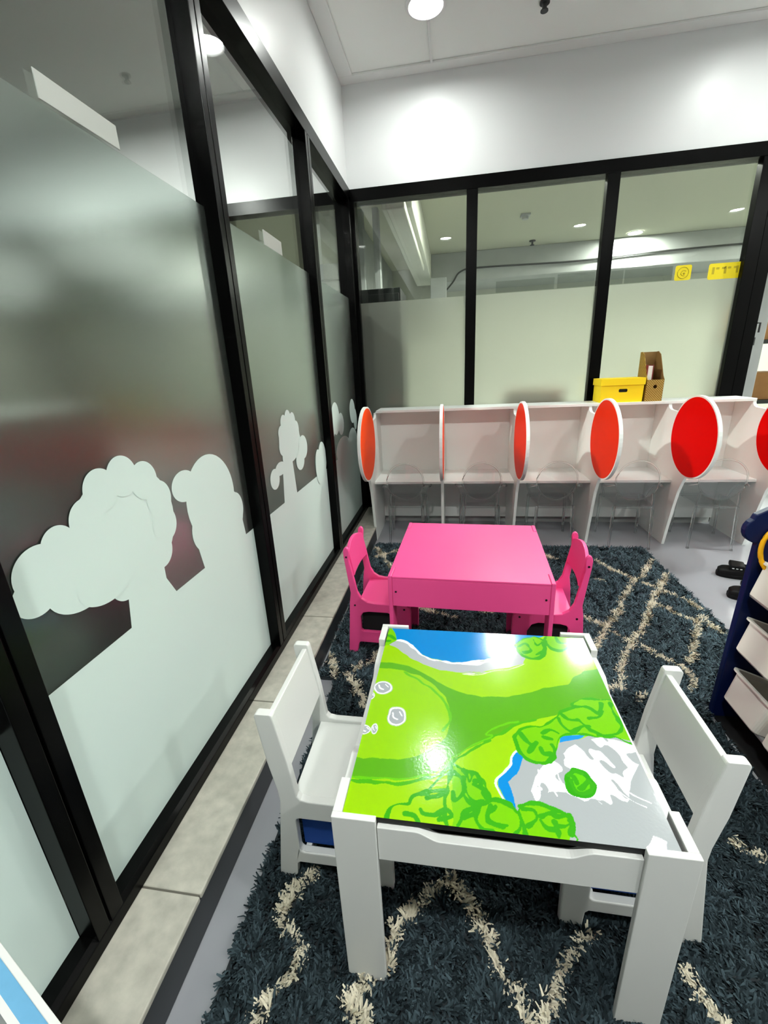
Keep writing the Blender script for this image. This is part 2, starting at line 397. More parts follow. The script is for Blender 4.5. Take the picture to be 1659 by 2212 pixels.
M['white_wood'] = mat('white_painted_wood', (222, 223, 220), 0.35, spec=0.45)
M['booth_white'] = mat('white_laminate', (236, 240, 236), 0.4)
M['pink'] = mat('pink_painted_wood', (242, 80, 148), 0.4, spec=0.35, noise=0.02, nscale=6)
M['screw'] = mat('dark_screw', (45, 25, 38), 0.4, metal=0.6)
M['blue_fabric'] = mat('blue_fabric', (6, 62, 142), 0.85, bump=0.4, bscale=500)
M['black_fabric'] = mat('black_fabric', (16, 16, 18), 0.9, bump=0.4, bscale=500)
M['black'] = mat('black_board_underside', (9, 9, 10), 0.6)
M['red'] = mat('red_laminate', (226, 0, 0), 0.4, spec=0.02)
M['orange_red'] = mat('orange_red_laminate', (232, 44, 2), 0.4, spec=0.04)
M['orange'] = mat('orange_laminate', (255, 74, 0), 0.4, spec=0.04)
M['yellow'] = mat('yellow_card', (250, 220, 10), 0.5)
M['yellow_sticker'] = mat('yellow_sticker', (238, 218, 16), 0.5)
M['olive'] = mat('olive_print', (186, 168, 20), 0.6)
M['navy'] = mat('navy_painted_wood', (5, 20, 62), 0.4, spec=0.25)
M['bin_white'] = mat('white_bin_plastic', (238, 234, 224), 0.4)
M['rod'] = mat('grey_metal_rod', (190, 195, 196), 0.3, metal=0.4)
M['ring'] = mat('yellow_plastic', (236, 170, 10), 0.35)
M['shoe'] = mat('black_shoe_leather', (5, 5, 6), 0.55, spec=0.2)
M['shoe_mark'] = mat('white_dash', (205, 207, 208), 0.5)
M['sky_blue'] = mat('light_blue_board', (104, 164, 202), 0.55, noise=0.03, nscale=60)
M['grey_board'] = mat('grey_board', (120, 124, 124), 0.6, noise=0.2, nscale=10)
M['cardboard'] = mat('brown_cardboard', (140, 100, 55), 0.8, noise=0.12, nscale=8)
M['dark_cabinet'] = mat('dark_green_metal', (12, 17, 15), 0.5)
M['brown'] = mat('brown_wood', (92, 62, 46), 0.6, noise=0.15, nscale=5)
M['plaster_grey'] = mat('grey_plaster', (176, 180, 178), 0.7, noise=0.05, nscale=8)
M['cream_plaster'] = mat('cream_plaster', (216, 219, 206), 0.7)
M['ceiling_cream'] = mat('cream_ceiling_paint', (190, 193, 170), 0.75)
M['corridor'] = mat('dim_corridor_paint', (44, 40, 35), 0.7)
M['corridor_ceiling'] = mat('corridor_ceiling_paint', (222, 226, 218), 0.8)
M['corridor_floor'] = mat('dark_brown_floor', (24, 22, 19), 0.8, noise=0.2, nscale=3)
M['fixture'] = mat('white_fixture', (235, 236, 236), 0.35)
M['diffuser'] = emit_mat('lit_diffuser', (0.965, 1.0, 0.955), LAMP)
M['diffuser_side'] = emit_mat('lit_diffuser_side', (0.965, 1.0, 0.955), LAMP_SIDE)
M['diffuser_rear'] = emit_mat('lit_diffuser_rear', (0.965, 1.0, 0.955), LAMP_REAR)
M['diffuser_corridor'] = emit_mat('lit_diffuser_corridor', (0.965, 1.0, 0.955), LAMP_CORRIDOR)
M['diffuser_beyond'] = emit_mat('lit_diffuser_beyond', (0.97, 1.0, 0.90), LAMP_BEYOND)
M['red_plastic'] = mat('red_plastic', (150, 24, 30), 0.4)
M['dark_plastic'] = mat('dark_plastic', (40, 42, 42), 0.5)
M['cable'] = mat('dark_cable', (52, 54, 52), 0.6)
M['paper'] = mat('white_paper', (232, 228, 218), 0.7)
M['maroon'] = mat('maroon_cover', (120, 36, 40), 0.6)
M['board_print'] = mat('printed_board', rough=0.13, attr='print', spec=0.34, bump=0.07, bscale=170)
M['pile'] = mat('rug_pile', rough=0.95, attr='tint', spec=0.1)
M['rug_back'] = mat('rug_backing', (40, 46, 50), 0.95)

# golden card with pale dots for the magazine file
md = mat('dotted_gold_card', (150, 118, 36), 0.6)
nt = md.node_tree
tcn = nt.nodes.new('ShaderNodeTexCoord')
mp = nt.nodes.new('ShaderNodeMapping'); mp.inputs['Rotation'].default_value = (0, math.radians(45), 0)
sp_ = nt.nodes.new('ShaderNodeSeparateXYZ'); cb_ = nt.nodes.new('ShaderNodeCombineXYZ'); ad_ = nt.nodes.new('ShaderNodeMath')
nt.links.new(tcn.outputs['Object'], sp_.inputs[0])
nt.links.new(sp_.outputs[0], ad_.inputs[0]); nt.links.new(sp_.outputs[1], ad_.inputs[1])
nt.links.new(ad_.outputs[0], cb_.inputs[0]); nt.links.new(sp_.outputs[2], cb_.inputs[2])
nt.links.new(cb_.outputs[0], mp.inputs['Vector'])
vm = nt.nodes.new('ShaderNodeVectorMath'); vm.operation = 'SCALE'; vm.inputs['Scale'].default_value = 95
nt.links.new(mp.outputs[0], vm.inputs[0])
fr = nt.nodes.new('ShaderNodeVectorMath'); fr.operation = 'FRACTION'
nt.links.new(vm.outputs[0], fr.inputs[0])
sb = nt.nodes.new('ShaderNodeVectorMath'); sb.operation = 'SUBTRACT'; sb.inputs[1].default_value = (0.5, 0.5, 0.5)
nt.links.new(fr.outputs[0], sb.inputs[0])
ml = nt.nodes.new('ShaderNodeVectorMath'); ml.operation = 'MULTIPLY'; ml.inputs[1].default_value = (1, 0, 1)
nt.links.new(sb.outputs[0], ml.inputs[0])
ln = nt.nodes.new('ShaderNodeVectorMath'); ln.operation = 'LENGTH'
nt.links.new(ml.outputs[0], ln.inputs[0])
lt = nt.nodes.new('ShaderNodeMath'); lt.operation = 'LESS_THAN'; lt.inputs[1].default_value = 0.24
nt.links.new(ln.outputs['Value'], lt.inputs[0])
mx = nt.nodes.new('ShaderNodeMix'); mx.data_type = 'RGBA'
mx.inputs[6].default_value = (*lin((136, 104, 30)), 1)
mx.inputs[7].default_value = (*lin((222, 196, 110)), 1)
nt.links.new(lt.outputs[0], mx.inputs[0])
nt.links.new(mx.outputs[2], nt.nodes['Principled BSDF'].inputs['Base Color'])
M['dotted'] = md
M['inside_card'] = mat('plain_brown_card', (132, 100, 52), 0.7)

# clear acrylic: real refraction mixed with straight see-through so the thin shells stay light
ma_ = bpy.data.materials.new('clear_acrylic')
ma_.use_nodes = True
nt = ma_.node_tree
nt.nodes.clear()
o_ = nt.nodes.new('ShaderNodeOutputMaterial')
g_ = nt.nodes.new('ShaderNodeBsdfGlass'); g_.inputs['IOR'].default_value = 1.42; g_.inputs['Roughness'].default_value = 0.02
g_.inputs['Color'].default_value = (0.97, 0.98, 0.98, 1)
t_ = nt.nodes.new('ShaderNodeBsdfTransparent'); t_.inputs[0].default_value = (0.96, 0.97, 0.97, 1)
x_ = nt.nodes.new('ShaderNodeMixShader'); x_.inputs[0].default_value = 0.72
nt.links.new(t_.outputs[0], x_.inputs[1]); nt.links.new(g_.outputs[0], x_.inputs[2])
nt.links.new(x_.outputs[0], o_.inputs[0])
M['acrylic'] = ma_

# ------------------------------------------------------------------ structure: the room
GX = -0.77        # plane of the left glazing
FX = -0.72        # room-side face of its frame
GY = 3.545        # plane of the back glazing
FY = 3.495        # room-side face of its frame
FT = 2.442        # top of both frames
RX = 4.6          # right wall
NY = -4.5         # wall behind the camera

b = BM(); box(b, -9.2, 6.2, NY - 0.2, 9.7, -0.1, 0.0)
struct(obj('floor', b, M['floor']))
b = BM(); prism_hole(b, [(-0.9, NY - 0.1), (RX + 0.1, NY - 0.1), (RX + 0.1, 3.66), (-0.9, 3.66)], [ellipse(x, y, 0.088, 0.088, 32) for x, y in ROOM_LAMPS], 'z', CEILING_Z, CEILING_Z + 0.1)
struct(obj('ceiling', b, M['ceiling']))
b = BM(); box(b, FX - 0.11, FX - 0.02, NY, 3.62, FT, CEILING_Z)
struct(obj('wall_left', b, M['wall']))
b = BM()
box(b, FX - 0.02, RX, FY + 0.02, FY + 0.12, FT, CEILING_Z)
box(b, 2.95, RX, FY + 0.02, FY + 0.12, 0, FT)
struct(obj('wall_back', b, M['wall']))
b = BM(); box(b, RX, RX + 0.1, NY, 3.66, 0, CEILING_Z)
struct(obj('wall_right', b, M['far_wall']))
b = BM(); box(b, -0.9, RX, NY - 0.1, NY, 0, CEILING_Z)
struct(obj('wall_front', b, M['far_wall']))
# flat moulding round the ceiling and the cover strip running to the light
b = BM(); box(b, FX - 0.02, RX, 3.43, FY + 0.02, CEILING_Z - 0.014, CEILING_Z)
struct(obj('trim_1', b, M['trim'], bevel=0.004))
b = BM(); box(b, FX - 0.02, -0.645, NY, 3.43, CEILING_Z - 0.014, CEILING_Z)
struct(obj('trim_2', b, M['trim'], bevel=0.004))
b = BM(); box(b, -0.15, -0.135, 3.09, 3.44, CEILING_Z - 0.012, CEILING_Z)
struct(obj('trim_3', b, M['trim'], bevel=0.002))

# kerb under the left glazing: dark face, stone tiles on top
bl = empty('baseboard_left', (0, 0, 0)); struct(bl)
b = BM(); box(b, -0.95, -0.575, NY, 3.62, 0.0, 0.104)
obj('kerb', b, M['curb_grey'], bl, bevel=0.004)
ys = [NY, -1.23, -0.63, -0.03, 0.585, 1.19, 1.76, 2.36, 2.96, 3.62]
b = BM()
for y0, y1 in zip(ys[:-1], ys[1:]):
    box(b, -0.95, -0.573, y0 + 0.002, y1 - 0.002, 0.100, 0.115)
obj('stone_tiles', b, M['stone'], bl, bevel=0.003)
b = BM(); box(b, -0.94, -0.577, NY, 3.6, 0.1, 0.1125)
obj('grout', b, M['grout'], bl)
b = BM(); box(b, -0.57, 1.95, 3.47, 3.62, 0.0, 0.115)
struct(obj('baseboard_back', b, M['plaster_grey']))

# ------------------------------------------------------------------ left glazing
W1 = empty('window_1', (GX, 1.5, 0.115)); struct(W1)
def w1(name, bm, material, parent=W1, **k):
    bmesh.ops.translate(bm, verts=bm.verts[:], vec=(-GX, -1.5, -0.115))
    return obj(name, bm, material, parent, **k)
YS, YE = NY, FY
b = BM()
prism(b, [(FX, 0.115), (FX, 0.148), (FX - 0.012, 0.158), (GX - 0.06, 0.158), (GX - 0.06, 0.115)], 'y', YS, YE + 0.1)
w1('bottom_rail', b, M['black_frame'], bevel=0.002)
b = BM(); box(b, GX - 0.06, FX, YS, FY - 0.0005, 2.366, FT)
w1('top_rail', b, M['black_frame'], bevel=0.002)
POSTS = [(-0.535, -0.465), (0.462, 0.532), (1.468, 1.538), (2.50, 2.572), (3.44, 3.60)]
for y0, y1 in POSTS:
    b = BM()
    if y0 < 3.4:
        mid = y0 + 0.034
        box(b, GX - 0.02, FX, y0, mid - 0.003, 0.15, 2.372)
        box(b, GX - 0.02, FX, mid + 0.003, y1, 0.15, 2.372)
        box(b, GX - 0.015, FX - 0.006, mid - 0.004, mid + 0.004, 0.15, 2.372)
    else:
        box(b, GX - 0.06, FX, y0, y1, 0.115, 2.40)
    w1('post', b, M['black_frame'], bevel=0.0015)
FILM_TOP = 1.75
BAYS = [(-0.465, 0.462), (0.532, 1.468), (1.538, 2.50), (2.572, 3.44)]
def circles(bm, x, lst):
    for i, (cy, cz, ry, rz) in enumerate(lst):
        t = x + 0.00012 * (i + 1)
        vs = [bm.verts.new((t, p[0], p[1])) for p in ellipse(cy, cz, ry, rz, 40)]
        bm.faces.new(vs)
def patch(bm, x, pts):
    bm.faces.new([bm.verts.new((x, p[0], p[1])) for p in pts])
def ring_lumps(cy, cz, r, lr, a0, a1, n):
    return [(cy + r * math.cos(math.radians(a0 + (a1 - a0) * k / (n - 1))), cz + r * math.sin(math.radians(a0 + (a1 - a0) * k / (n - 1))), lr, lr) for k in range(n)]
for i, (y0, y1) in enumerate(BAYS):
    b = BM(); box(b, GX - 0.004, GX + 0.004, y0 - 0.004, y1 + 0.004, 0.152, 2.37)
    pane = w1('pane', b, M['glass_left'])
    b = BM(); box(b, GX + 0.0045, GX + 0.0055, y0 + 0.001, y1 - 0.001, 0.155, FILM_TOP)
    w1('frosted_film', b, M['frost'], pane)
    # white vinyl: plain band with plain tree and bush shapes standing on it
    b = BM(); x = GX + 0.0062
    patch(b, x, [(y0 + 0.001, 0.156), (y1 - 0.001, 0.156), (y1 - 0.001, 0.685), (y0 + 0.001, 0.685)])
    if i == 1:
        patch(b, x, [(0.792, 0.685), (0.972, 0.685), (0.945, 0.74), (0.95, 0.86), (0.80, 0.86), (0.806, 0.76)])
        circles(b, x, [(0.865, 0.915, 0.165, 0.150)] + ring_lumps(0.865, 0.915, 0.125, 0.048, -150, 185, 11) + [(0.70, 0.86, 0.085, 0.062), (0.625, 0.915, 0.058, 0.055), (0.675, 0.945, 0.042, 0.045), (0.60, 0.88, 0.045, 0.04), (0.76, 0.83, 0.08, 0.05)])
        patch(b, x, [(1.12, 0.685), (1.405, 0.685), (1.39, 0.80), (1.10, 0.80)])
        circles(b, x, [(1.23, 0.88, 0.14, 0.14), (1.26, 0.79, 0.15, 0.105), (1.10, 0.955, 0.06, 0.045), (1.36, 0.80, 0.055, 0.06), (1.16, 0.80, 0.07, 0.07)])
    if i == 2:
        patch(b, x, [(1.80, 0.685), (1.97, 0.685), (1.955, 0.86), (1.83, 0.86)])
        circles(b, x, [(1.955, 0.95, 0.135, 0.105)] + ring_lumps(1.955, 0.945, 0.105, 0.038, -40, 220, 9) + [(1.80, 0.845, 0.06, 0.03), (1.725, 0.815, 0.05, 0.045), (2.12, 0.885, 0.065, 0.06), (2.06, 0.83, 0.06, 0.05)])
        circles(b, x + 0.002, [(2.43, 0.76, 0.075, 0.10), (2.35, 0.73, 0.06, 0.10)])
    if i == 3:
        circles(b, x, [(2.80, 0.95, 0.10, 0.105), (2.93, 0.90, 0.08, 0.075), (2.70, 0.91, 0.07, 0.07), (3.30, 0.95, 0.09, 0.09), (3.38, 0.88, 0.06, 0.08), (2.95, 0.72, 0.20, 0.09), (3.25, 0.71, 0.16, 0.12)])
    w1('white_film', b, M['white_film'], pane)
# strips left on the glass above the film
b = BM(); patch(b, GX + 0.0065, [(0.903, 1.757), (1.108, 1.758), (1.110, 1.802), (0.90, 1.803)])
box(b, GX + 0.0045, GX + 0.0062, 0.901, 1.110, 1.757, 1.803)
tag(obj('adhesive_strip', b, M['clear_tape']), 'pale translucent strip stuck on the nearest clear pane, above the frosted film', 'sticker', 'pale strips stuck on the glass')
b = BM(); box(b, GX + 0.0045, GX + 0.0062, 1.925, 2.122, 1.752, 1.806)
tag(obj('adhesive_strip', b, M['clear_tape']), 'white strip stuck on the narrow second pane of the left glazing', 'sticker', 'pale strips stuck on the glass')

# wide corridor beyond the left glazing
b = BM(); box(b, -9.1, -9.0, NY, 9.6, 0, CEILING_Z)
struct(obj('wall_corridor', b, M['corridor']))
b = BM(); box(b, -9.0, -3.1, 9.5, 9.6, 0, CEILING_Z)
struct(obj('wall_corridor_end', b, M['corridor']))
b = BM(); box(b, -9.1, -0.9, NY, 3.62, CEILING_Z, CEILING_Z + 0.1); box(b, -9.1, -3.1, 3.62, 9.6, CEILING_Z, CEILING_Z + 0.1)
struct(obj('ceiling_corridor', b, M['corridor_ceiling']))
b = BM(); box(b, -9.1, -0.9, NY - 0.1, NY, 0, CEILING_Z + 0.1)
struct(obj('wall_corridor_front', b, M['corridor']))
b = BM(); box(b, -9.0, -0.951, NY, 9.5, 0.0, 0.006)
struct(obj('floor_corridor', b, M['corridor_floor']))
b = BM(); box(b, -6.0, -0.84, FY + 0.02, FY + 0.12, FT, CEILING_Z)
struct(obj('wall_corridor_bulkhead', b, M['wall']))
b = BM(); box(b, -6.0, -0.84, FY, FY + 0.10, FT - 0.08, FT)
struct(obj('trim_9', b, M['black_frame']))

t = empty('sideboard', (-1.75, 1.15, 0.006)); tag(t, 'dark sideboard blurred behind the nearest frosted pane of the left glazing', 'cabinet')
b = BM(); box(b, -0.25, 0.25, -0.65, 0.55, 0.04, 1.12); obj('body', b, M['dark_cabinet'], t, bevel=0.005)
b = BM(); box(b, -0.27, 0.27, -0.67, 0.57, 1.12, 1.15); obj('top', b, M['dark_cabinet'], t, bevel=0.004)
b = BM(); box(b, -0.22, 0.22, -0.62, 0.52, 0.0, 0.04); obj('plinth', b, M['black'], t)

# ------------------------------------------------------------------ back glazing
W2 = empty('window_2', (0.6, GY, 0.115)); struct(W2)
def w2(name, bm, material, parent=W2, **k):
    bmesh.ops.translate(bm, verts=bm.verts[:], vec=(-0.6, -GY, -0.115))
    return obj(name, bm, material, parent, **k)
b = BM(); box(b, GX - 0.06, 2.95, FY, GY + 0.06, 2.366, FT)
w2('top_rail', b, M['black_frame'], bevel=0.002)
b = BM(); box(b, FX, 1.87, FY, GY + 0.06, 0.115, 0.158)
w2('bottom_rail', b, M['black_frame'], bevel=0.002)
BP = [(0.085, 0.159), (0.978, 1.055), (1.868, 1.945)]
for x0, x1 in BP:
    b = BM(); box(b, x0, x1, FY + 0.004, GY + 0.015, 0.15, 2.37)
    w2('post', b, M['black_frame'], bevel=0.0015)
b = BM(); box(b, FX - 0.0, FX + 0.025, FY + 0.002, GY + 0.06, 0.15, 2.37)
w2('post', b, M['black_frame'], bevel=0.0015)
for x0, x1 in [(FX + 0.02, 0.09), (0.154, 0.983), (1.05, 1.873)]:
    b = BM(); box(b, x0, x1, GY - 0.004, GY + 0.004, 0.152, 2.37)
    pane = w2('pane', b, M['glass'])
    b = BM(); box(b, x0 + 0.004, x1 - 0.004, GY - 0.0055, GY - 0.0045, 0.155, 1.722)
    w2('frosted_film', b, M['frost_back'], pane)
# door frame right of the last pane
D1 = empty('door_1', (2.4, FY, 0)); struct(D1)
b = BM()
for x0, x1 in [(1.947, 2.02), (2.88, 2.95)]:
    box(b, x0 - 2.4, x1 - 2.4, 0.004, 0.065, 0, 2.37)
obj('door_frame', b, M['black_frame'], D1, bevel=0.0015)
b = BM()
tube(b, [(2.02 - 2.4, 0.02, 1.42), (2.035 - 2.4, 0.0, 1.42), (2.035 - 2.4, 0.0, 1.36)], 0.006)
box(b, 2.016 - 2.4, 2.03 - 2.4, 0.01, 0.04, 1.28, 1.33)
obj('latch', b, M['dark_plastic'], D1)

# clear strips along the top of the film on the back glass
for x0, x1, z0, z1, nm in [(0.30, 0.70, 1.726, 1.80, 'clear strip on the middle back pane, left one'), (0.72, 0.965, 1.726, 1.815, 'clear strip on the middle back pane beside the right post'), (1.16, 1.46, 1.726, 1.81, 'wide clear strip left of the square yellow sticker on the back glass'), (1.07, 1.15, 1.726, 1.81, 'short clear strip just right of the second back post')]:
    b = BM(); box(b, x0, x1, GY - 0.0062, GY - 0.0046, z0, z1)
    tag(obj('clear_strip', b, M['clear_strip']), nm, 'sticker', 'clear strips on the back glass')
# yellow stickers
s1 = empty('yellow_sticker', (1.527, GY - 0.0046, 1.765))
tag(s1, 'small square yellow sticker with a round emblem on the right back pane', 'sticker')
b = BM(); prism(b, rrect(-0.05, 0.05, -0.046, 0.046, 0.012), 'y', -0.0012, 0.0)
obj('backing', b, M['yellow_sticker'], s1)
b = BM(); tube(b, [(0.034 * math.cos(a), -0.0014, 0.034 * math.sin(a)) for a in [2 * math.pi * k / 28 for k in range(28)]], 0.0022, 6, True)
tube(b, [(0.004 + 0.016 * math.cos(a), -0.0014, 0.016 * math.sin(a) - 0.002) for a in [0.6 + 4.6 * k / 16 for k in range(17)]], 0.002, 6)
cyl(b, (0.006, -0.0024, -0.004), 0.007, 0.002, 'y', 14)
obj('emblem', b, M['olive'], s1, smooth=True)
s2 = empty('yellow_sticker', (1.782, GY - 0.0046, 1.758))
tag(s2, 'wide yellow sticker with faint printing beside the door post', 'sticker')
b = BM(); prism(b, rrect(-0.10, 0.098, -0.048, 0.048, 0.012), 'y', -0.0012, 0.0)
obj('backing', b, M['yellow_sticker'], s2)
b = BM()
for k in range(3):
    u = -0.078 + 0.072 * k
    box(b, u, u + 0.014, -0.0018, -0.001, -0.016, 0.026)
for k in range(4):
    box(b, -0.055 + 0.035 * k, -0.036 + 0.035 * k, -0.0018, -0.001, 0.012, 0.024)
obj('faint_print', b, M['olive'], s2)

# ------------------------------------------------------------------ room beyond the back glass
b = BM(); box(b, -3.1, 6.1, 3.66, 8.1, BEYOND_Z, BEYOND_Z + 0.1)
struct(obj('ceiling_beyond', b, M['ceiling_cream']))
b = BM(); box(b, -3.1, 6.1, 7.9, 8.0, 0, BEYOND_Z)
struct(obj('wall_far', b, M['cream_plaster']))
b = BM(); box(b, 6.0, 6.1, 3.66, 8.0, 0, BEYOND_Z)
struct(obj('wall_beyond_right', b, M['cream_plaster']))
b = BM(); box(b, -0.32, 6.0, 7.0, 7.9, 2.38, BEYOND_Z)
struct(obj('trim_4', b, M['plaster_grey'], bevel=0.01))
b = BM(); box(b, -0.56, -0.32, 3.9, 7.4, 2.42, BEYOND_Z)
box(b, -0.50, -0.36, 3.7, 6.0, 2.36, 2.43)
struct(obj('trim_5', b, M['cream_plaster'], bevel=0.01))
b = BM(); box(b, -0.32, -0.10, 6.7, 7.0, 2.02, 2.40)
struct(obj('trim_6', b, M['plaster_grey'], bevel=0.01))
b = BM()
box(b, -0.98, -0.90, 4.9, 5.0, 0, BEYOND_Z); box(b, -0.80, -0.74, 4.9, 5.0, 0, BEYOND_Z)
box(b, -1.10, -1.0, 3.66, 7.9, 0, BEYOND_Z)
struct(obj('trim_7', b, M['plaster_grey'], bevel=0.004))
c1 = BM(); tube(c1, smooth_line([(-0.2, 6.98, 2.18), (-0.02, 6.98, 2.36), (0.1, 6.98, 2.5), (0.4, 6.98, 2.53), (1.6, 6.98, 2.51), (2.6, 6.98, 2.54), (3.9, 6.98, 2.55), (5.2, 6.98, 2.53)]), 0.012, 6)
tag(obj('ceiling_cable', c1, M['cable'], smooth=True), 'dark cable sagging along the beam seen through the back glass', 'cable')
c1 = BM(); tube(c1, smooth_line([(-0.8, 6.6, 2.0), (-0.55, 6.6, 2.03), (-0.4, 6.6, 2.0), (-0.2, 6.69, 2.1)]), 0.008, 6)
tube(c1, [(-0.42, 6.6, 2.02), (-0.42, 6.6, 1.75)], 0.008, 6)
tag(obj('hanging_cable', c1, M['cable'], smooth=True), 'thin dark wire looping under the bulkhead behind the left back pane', 'cable')
t = empty('dark_cabinet', (-0.63, 3.9, 0)); tag(t, 'tall dark cabinet behind the left frosted back pane', 'cabinet')
b = BM(); box(b, -0.22, 0.22, -0.20, 0.25, 0, 1.84); obj('body', b, M['dark_cabinet'], t, bevel=0.006)
b = BM(); box(b, -0.21, 0.21, -0.218, -0.202, 0.05, 1.80); obj('door', b, M['dark_cabinet'], t, bevel=0.004)
t = empty('brown_cabinet', (0.85, 5.0, 0)); tag(t, 'low brown cabinet blurred behind the middle frosted back pane', 'cabinet')
b = BM(); box(b, -0.28, 0.28, -0.2, 0.2, 0, 0.92); obj('body', b, M['brown'], t, bevel=0.006)
b = BM(); box(b, -0.30, 0.30, -0.22, 0.22, 0.92, 0.945); obj('top', b, M['brown'], t, bevel=0.004)
# smoke detector and sprinkler on the ceiling beyond
t = empty('ceiling_box', (0.76, 5.6, BEYOND_Z)); tag(t, 'small square box fixed on the ceiling behind the middle back pane', 'ceiling fixture')
b = BM(); box(b, -0.05, 0.05, -0.05, 0.05, -0.02, 0); obj('base', b, M['plaster_grey'], t, bevel=0.004)
b = BM(); cyl(b, (0, 0, -0.05), 0.035, 0.03); obj('cover', b, M['plaster_grey'], t, bevel=0.004)
t = empty('sprinkler', (1.02, 6.99 - 0.25, BEYOND_Z)); tag(t, 'small dark sprinkler on the ceiling behind the back glass', 'sprinkler')
b = BM(); cyl(b, (0, 0, -0.012), 0.04, 0.012); obj('plate', b, M['dark_plastic'], t)
b = BM(); cyl(b, (0, 0, -0.05), 0.014, 0.04, r2=0.01); cyl(b, (0, 0, -0.056), 0.028, 0.005); obj('head', b, M['dark_plastic'], t)
t = empty('sprinkler', (0.468, 3.11, CEILING_Z)); tag(t, 'dark sprinkler head on the white ceiling at the top edge', 'sprinkler')
b = BM(); cyl(b, (0, 0, -0.008), 0.026, 0.008); obj('plate', b, M['dark_plastic'], t)
b = BM(); cyl(b, (0, 0, -0.035), 0.012, 0.028); cyl(b, (0, 0, -0.04), 0.02, 0.004); obj('head', b, M['dark_plastic'], t)
# doorway view: grey pier, dark rack, cartons
b = BM(); box(b, 2.29, 2.50, 4.2, 4.25, 0, BEYOND_Z)
struct(obj('trim_8', b, M['plaster_grey'], bevel=0.006))
t = empty('alarm_bell', (2.36, 4.2, 1.80)); tag(t, 'small red round alarm on the grey pier beside the door post', 'alarm')
b = BM(); cyl(b, (0, -0.03, 0), 0.035, 0.03, 'y'); obj('bell', b, M['red_plastic'], t, bevel=0.006)
b = BM(); cyl(b, (0, -0.036, 0), 0.012, 0.007, 'y'); obj('hub', b, M['shoe_mark'], t)
t = empty('storage_rack', (2.95, 4.75, 0)); tag(t, 'dark green rack upright with cartons beyond the doorway', 'rack')
for x in (-0.42, 0.38):
    for y in (-0.2, 0.2):
        b = BM(); box(b, x, x + 0.05, y - 0.02, y + 0.02, 0, 2.0); obj('upright', b, M['dark_cabinet'], t)
for z in (0.15, 0.78, 1.3, 1.95):
    b = BM(); box(b, -0.42, 0.43, -0.22, 0.22, z, z + 0.03); obj('shelf', b, M['dark_cabinet'], t)
for x, y, z, w, h, lab in [(2.80, 4.75, 0.812, 0.38, 0.24, 'brown carton on the rack beyond the doorway, lower one'), (2.78, 4.75, 1.332, 0.36, 0.34, 'brown carton on the rack beyond the doorway, upper one')]:
    t = empty('carton', (x, y, z)); tag(t, lab, 'box', 'cartons on the rack')
    b = BM(); box(b, -w / 2, w / 2, -0.17, 0.17, 0, h); obj('body', b, M['cardboard'], t, bevel=0.003)
    b = BM(); box(b, -w / 2 - 0.001, w / 2 + 0.001, -0.025, 0.025, h - 0.06, h + 0.001); obj('tape', b, M['brown'], t)

# ------------------------------------------------------------------ ceiling downlights
def downlight(x, y, z, dm, label, group, r=0.085, deep=0.0):
    t = empty('ceiling_light', (x, y, z)); tag(t, label, 'ceiling light', group)
    b = BM()
    pts = [(r, -0.002), (r + 0.004, -0.010), (r + 0.014, -0.010), (r + 0.022, -0.001)]
    n = 40
    rings = [[b.verts.new((q[0] * math.cos(2 * math.pi * k / n), q[0] * math.sin(2 * math.pi * k / n), q[1])) for k in range(n)] for q in pts]
    for A_, B_ in zip(rings[:-1], rings[1:]):
        for k in range(n):
            b.faces.new((A_[k], A_[(k + 1) % n], B_[(k + 1) % n], B_[k]))
    obj('frame', b, M['fixture'], t, smooth=True)
    if deep > 0:
        b = BM(); n = 32
        lo = [b.verts.new((r * math.cos(2 * math.pi * k / n), r * math.sin(2 * math.pi * k / n), -0.002)) for k in range(n)]
        hi = [b.verts.new((r * 0.97 * math.cos(2 * math.pi * k / n), r * 0.97 * math.sin(2 * math.pi * k / n), deep + 0.004)) for k in range(n)]
        for k in range(n):
            b.faces.new((lo[k], lo[(k + 1) % n], hi[(k + 1) % n], hi[k]))
        b.faces.new(hi)
        obj('can', b, M['fixture'], t)
    b = BM(); cyl(b, (0, 0, deep - 0.004), r * 0.94, 0.003, n=40)
    obj('diffuser', b, dm, t)
names = ['round downlight over the left study booths, at the top edge of the view', 'round downlight over the right study booths']
for i, (x, y) in enumerate(ROOM_LAMPS):
    downlight(x, y, CEILING_Z, M['diffuser_side'] if x > 3 else M['diffuser'] if y > 1 else M['diffuser_rear'], names[i] if i < 2 else 'round ceiling downlight behind the camera', 'room downlights' if i < 2 else 'room downlights behind the view', deep=0.012)
bn = ['lit downlight seen through the right back pane'] + ['downlight added out of view to light the room beyond'] * 4
for i, (x, y) in enumerate(BEYOND_LAMPS):
    downlight(x, y, BEYOND_Z, M['diffuser_beyond'], bn[i], 'added downlights beyond the back glass, out of sight' if i else None, 0.075)

for i, (x, y) in enumerate(CORRIDOR_LAMPS):
    downlight(x, y, CEILING_Z, M['diffuser_corridor'], 'lit downlight behind the frosted left glazing, the nearest one added out of view', 'downlights in the corridor', 0.075)

# ------------------------------------------------------------------ rugs
def seg_dist(P, line):
    d = np.full(len(P), 9.0)
    for a, c in zip(line[:-1], line[1:]):
        a = np.array(a); c = np.array(c); ab = c - a
        L = max(1e-9, ab @ ab)
        t = np.clip(((P - a) @ ab) / L, 0, 1)
        q = a + t[:, None] * ab
        d = np.minimum(d, np.hypot(*(P - q).T))
    return d


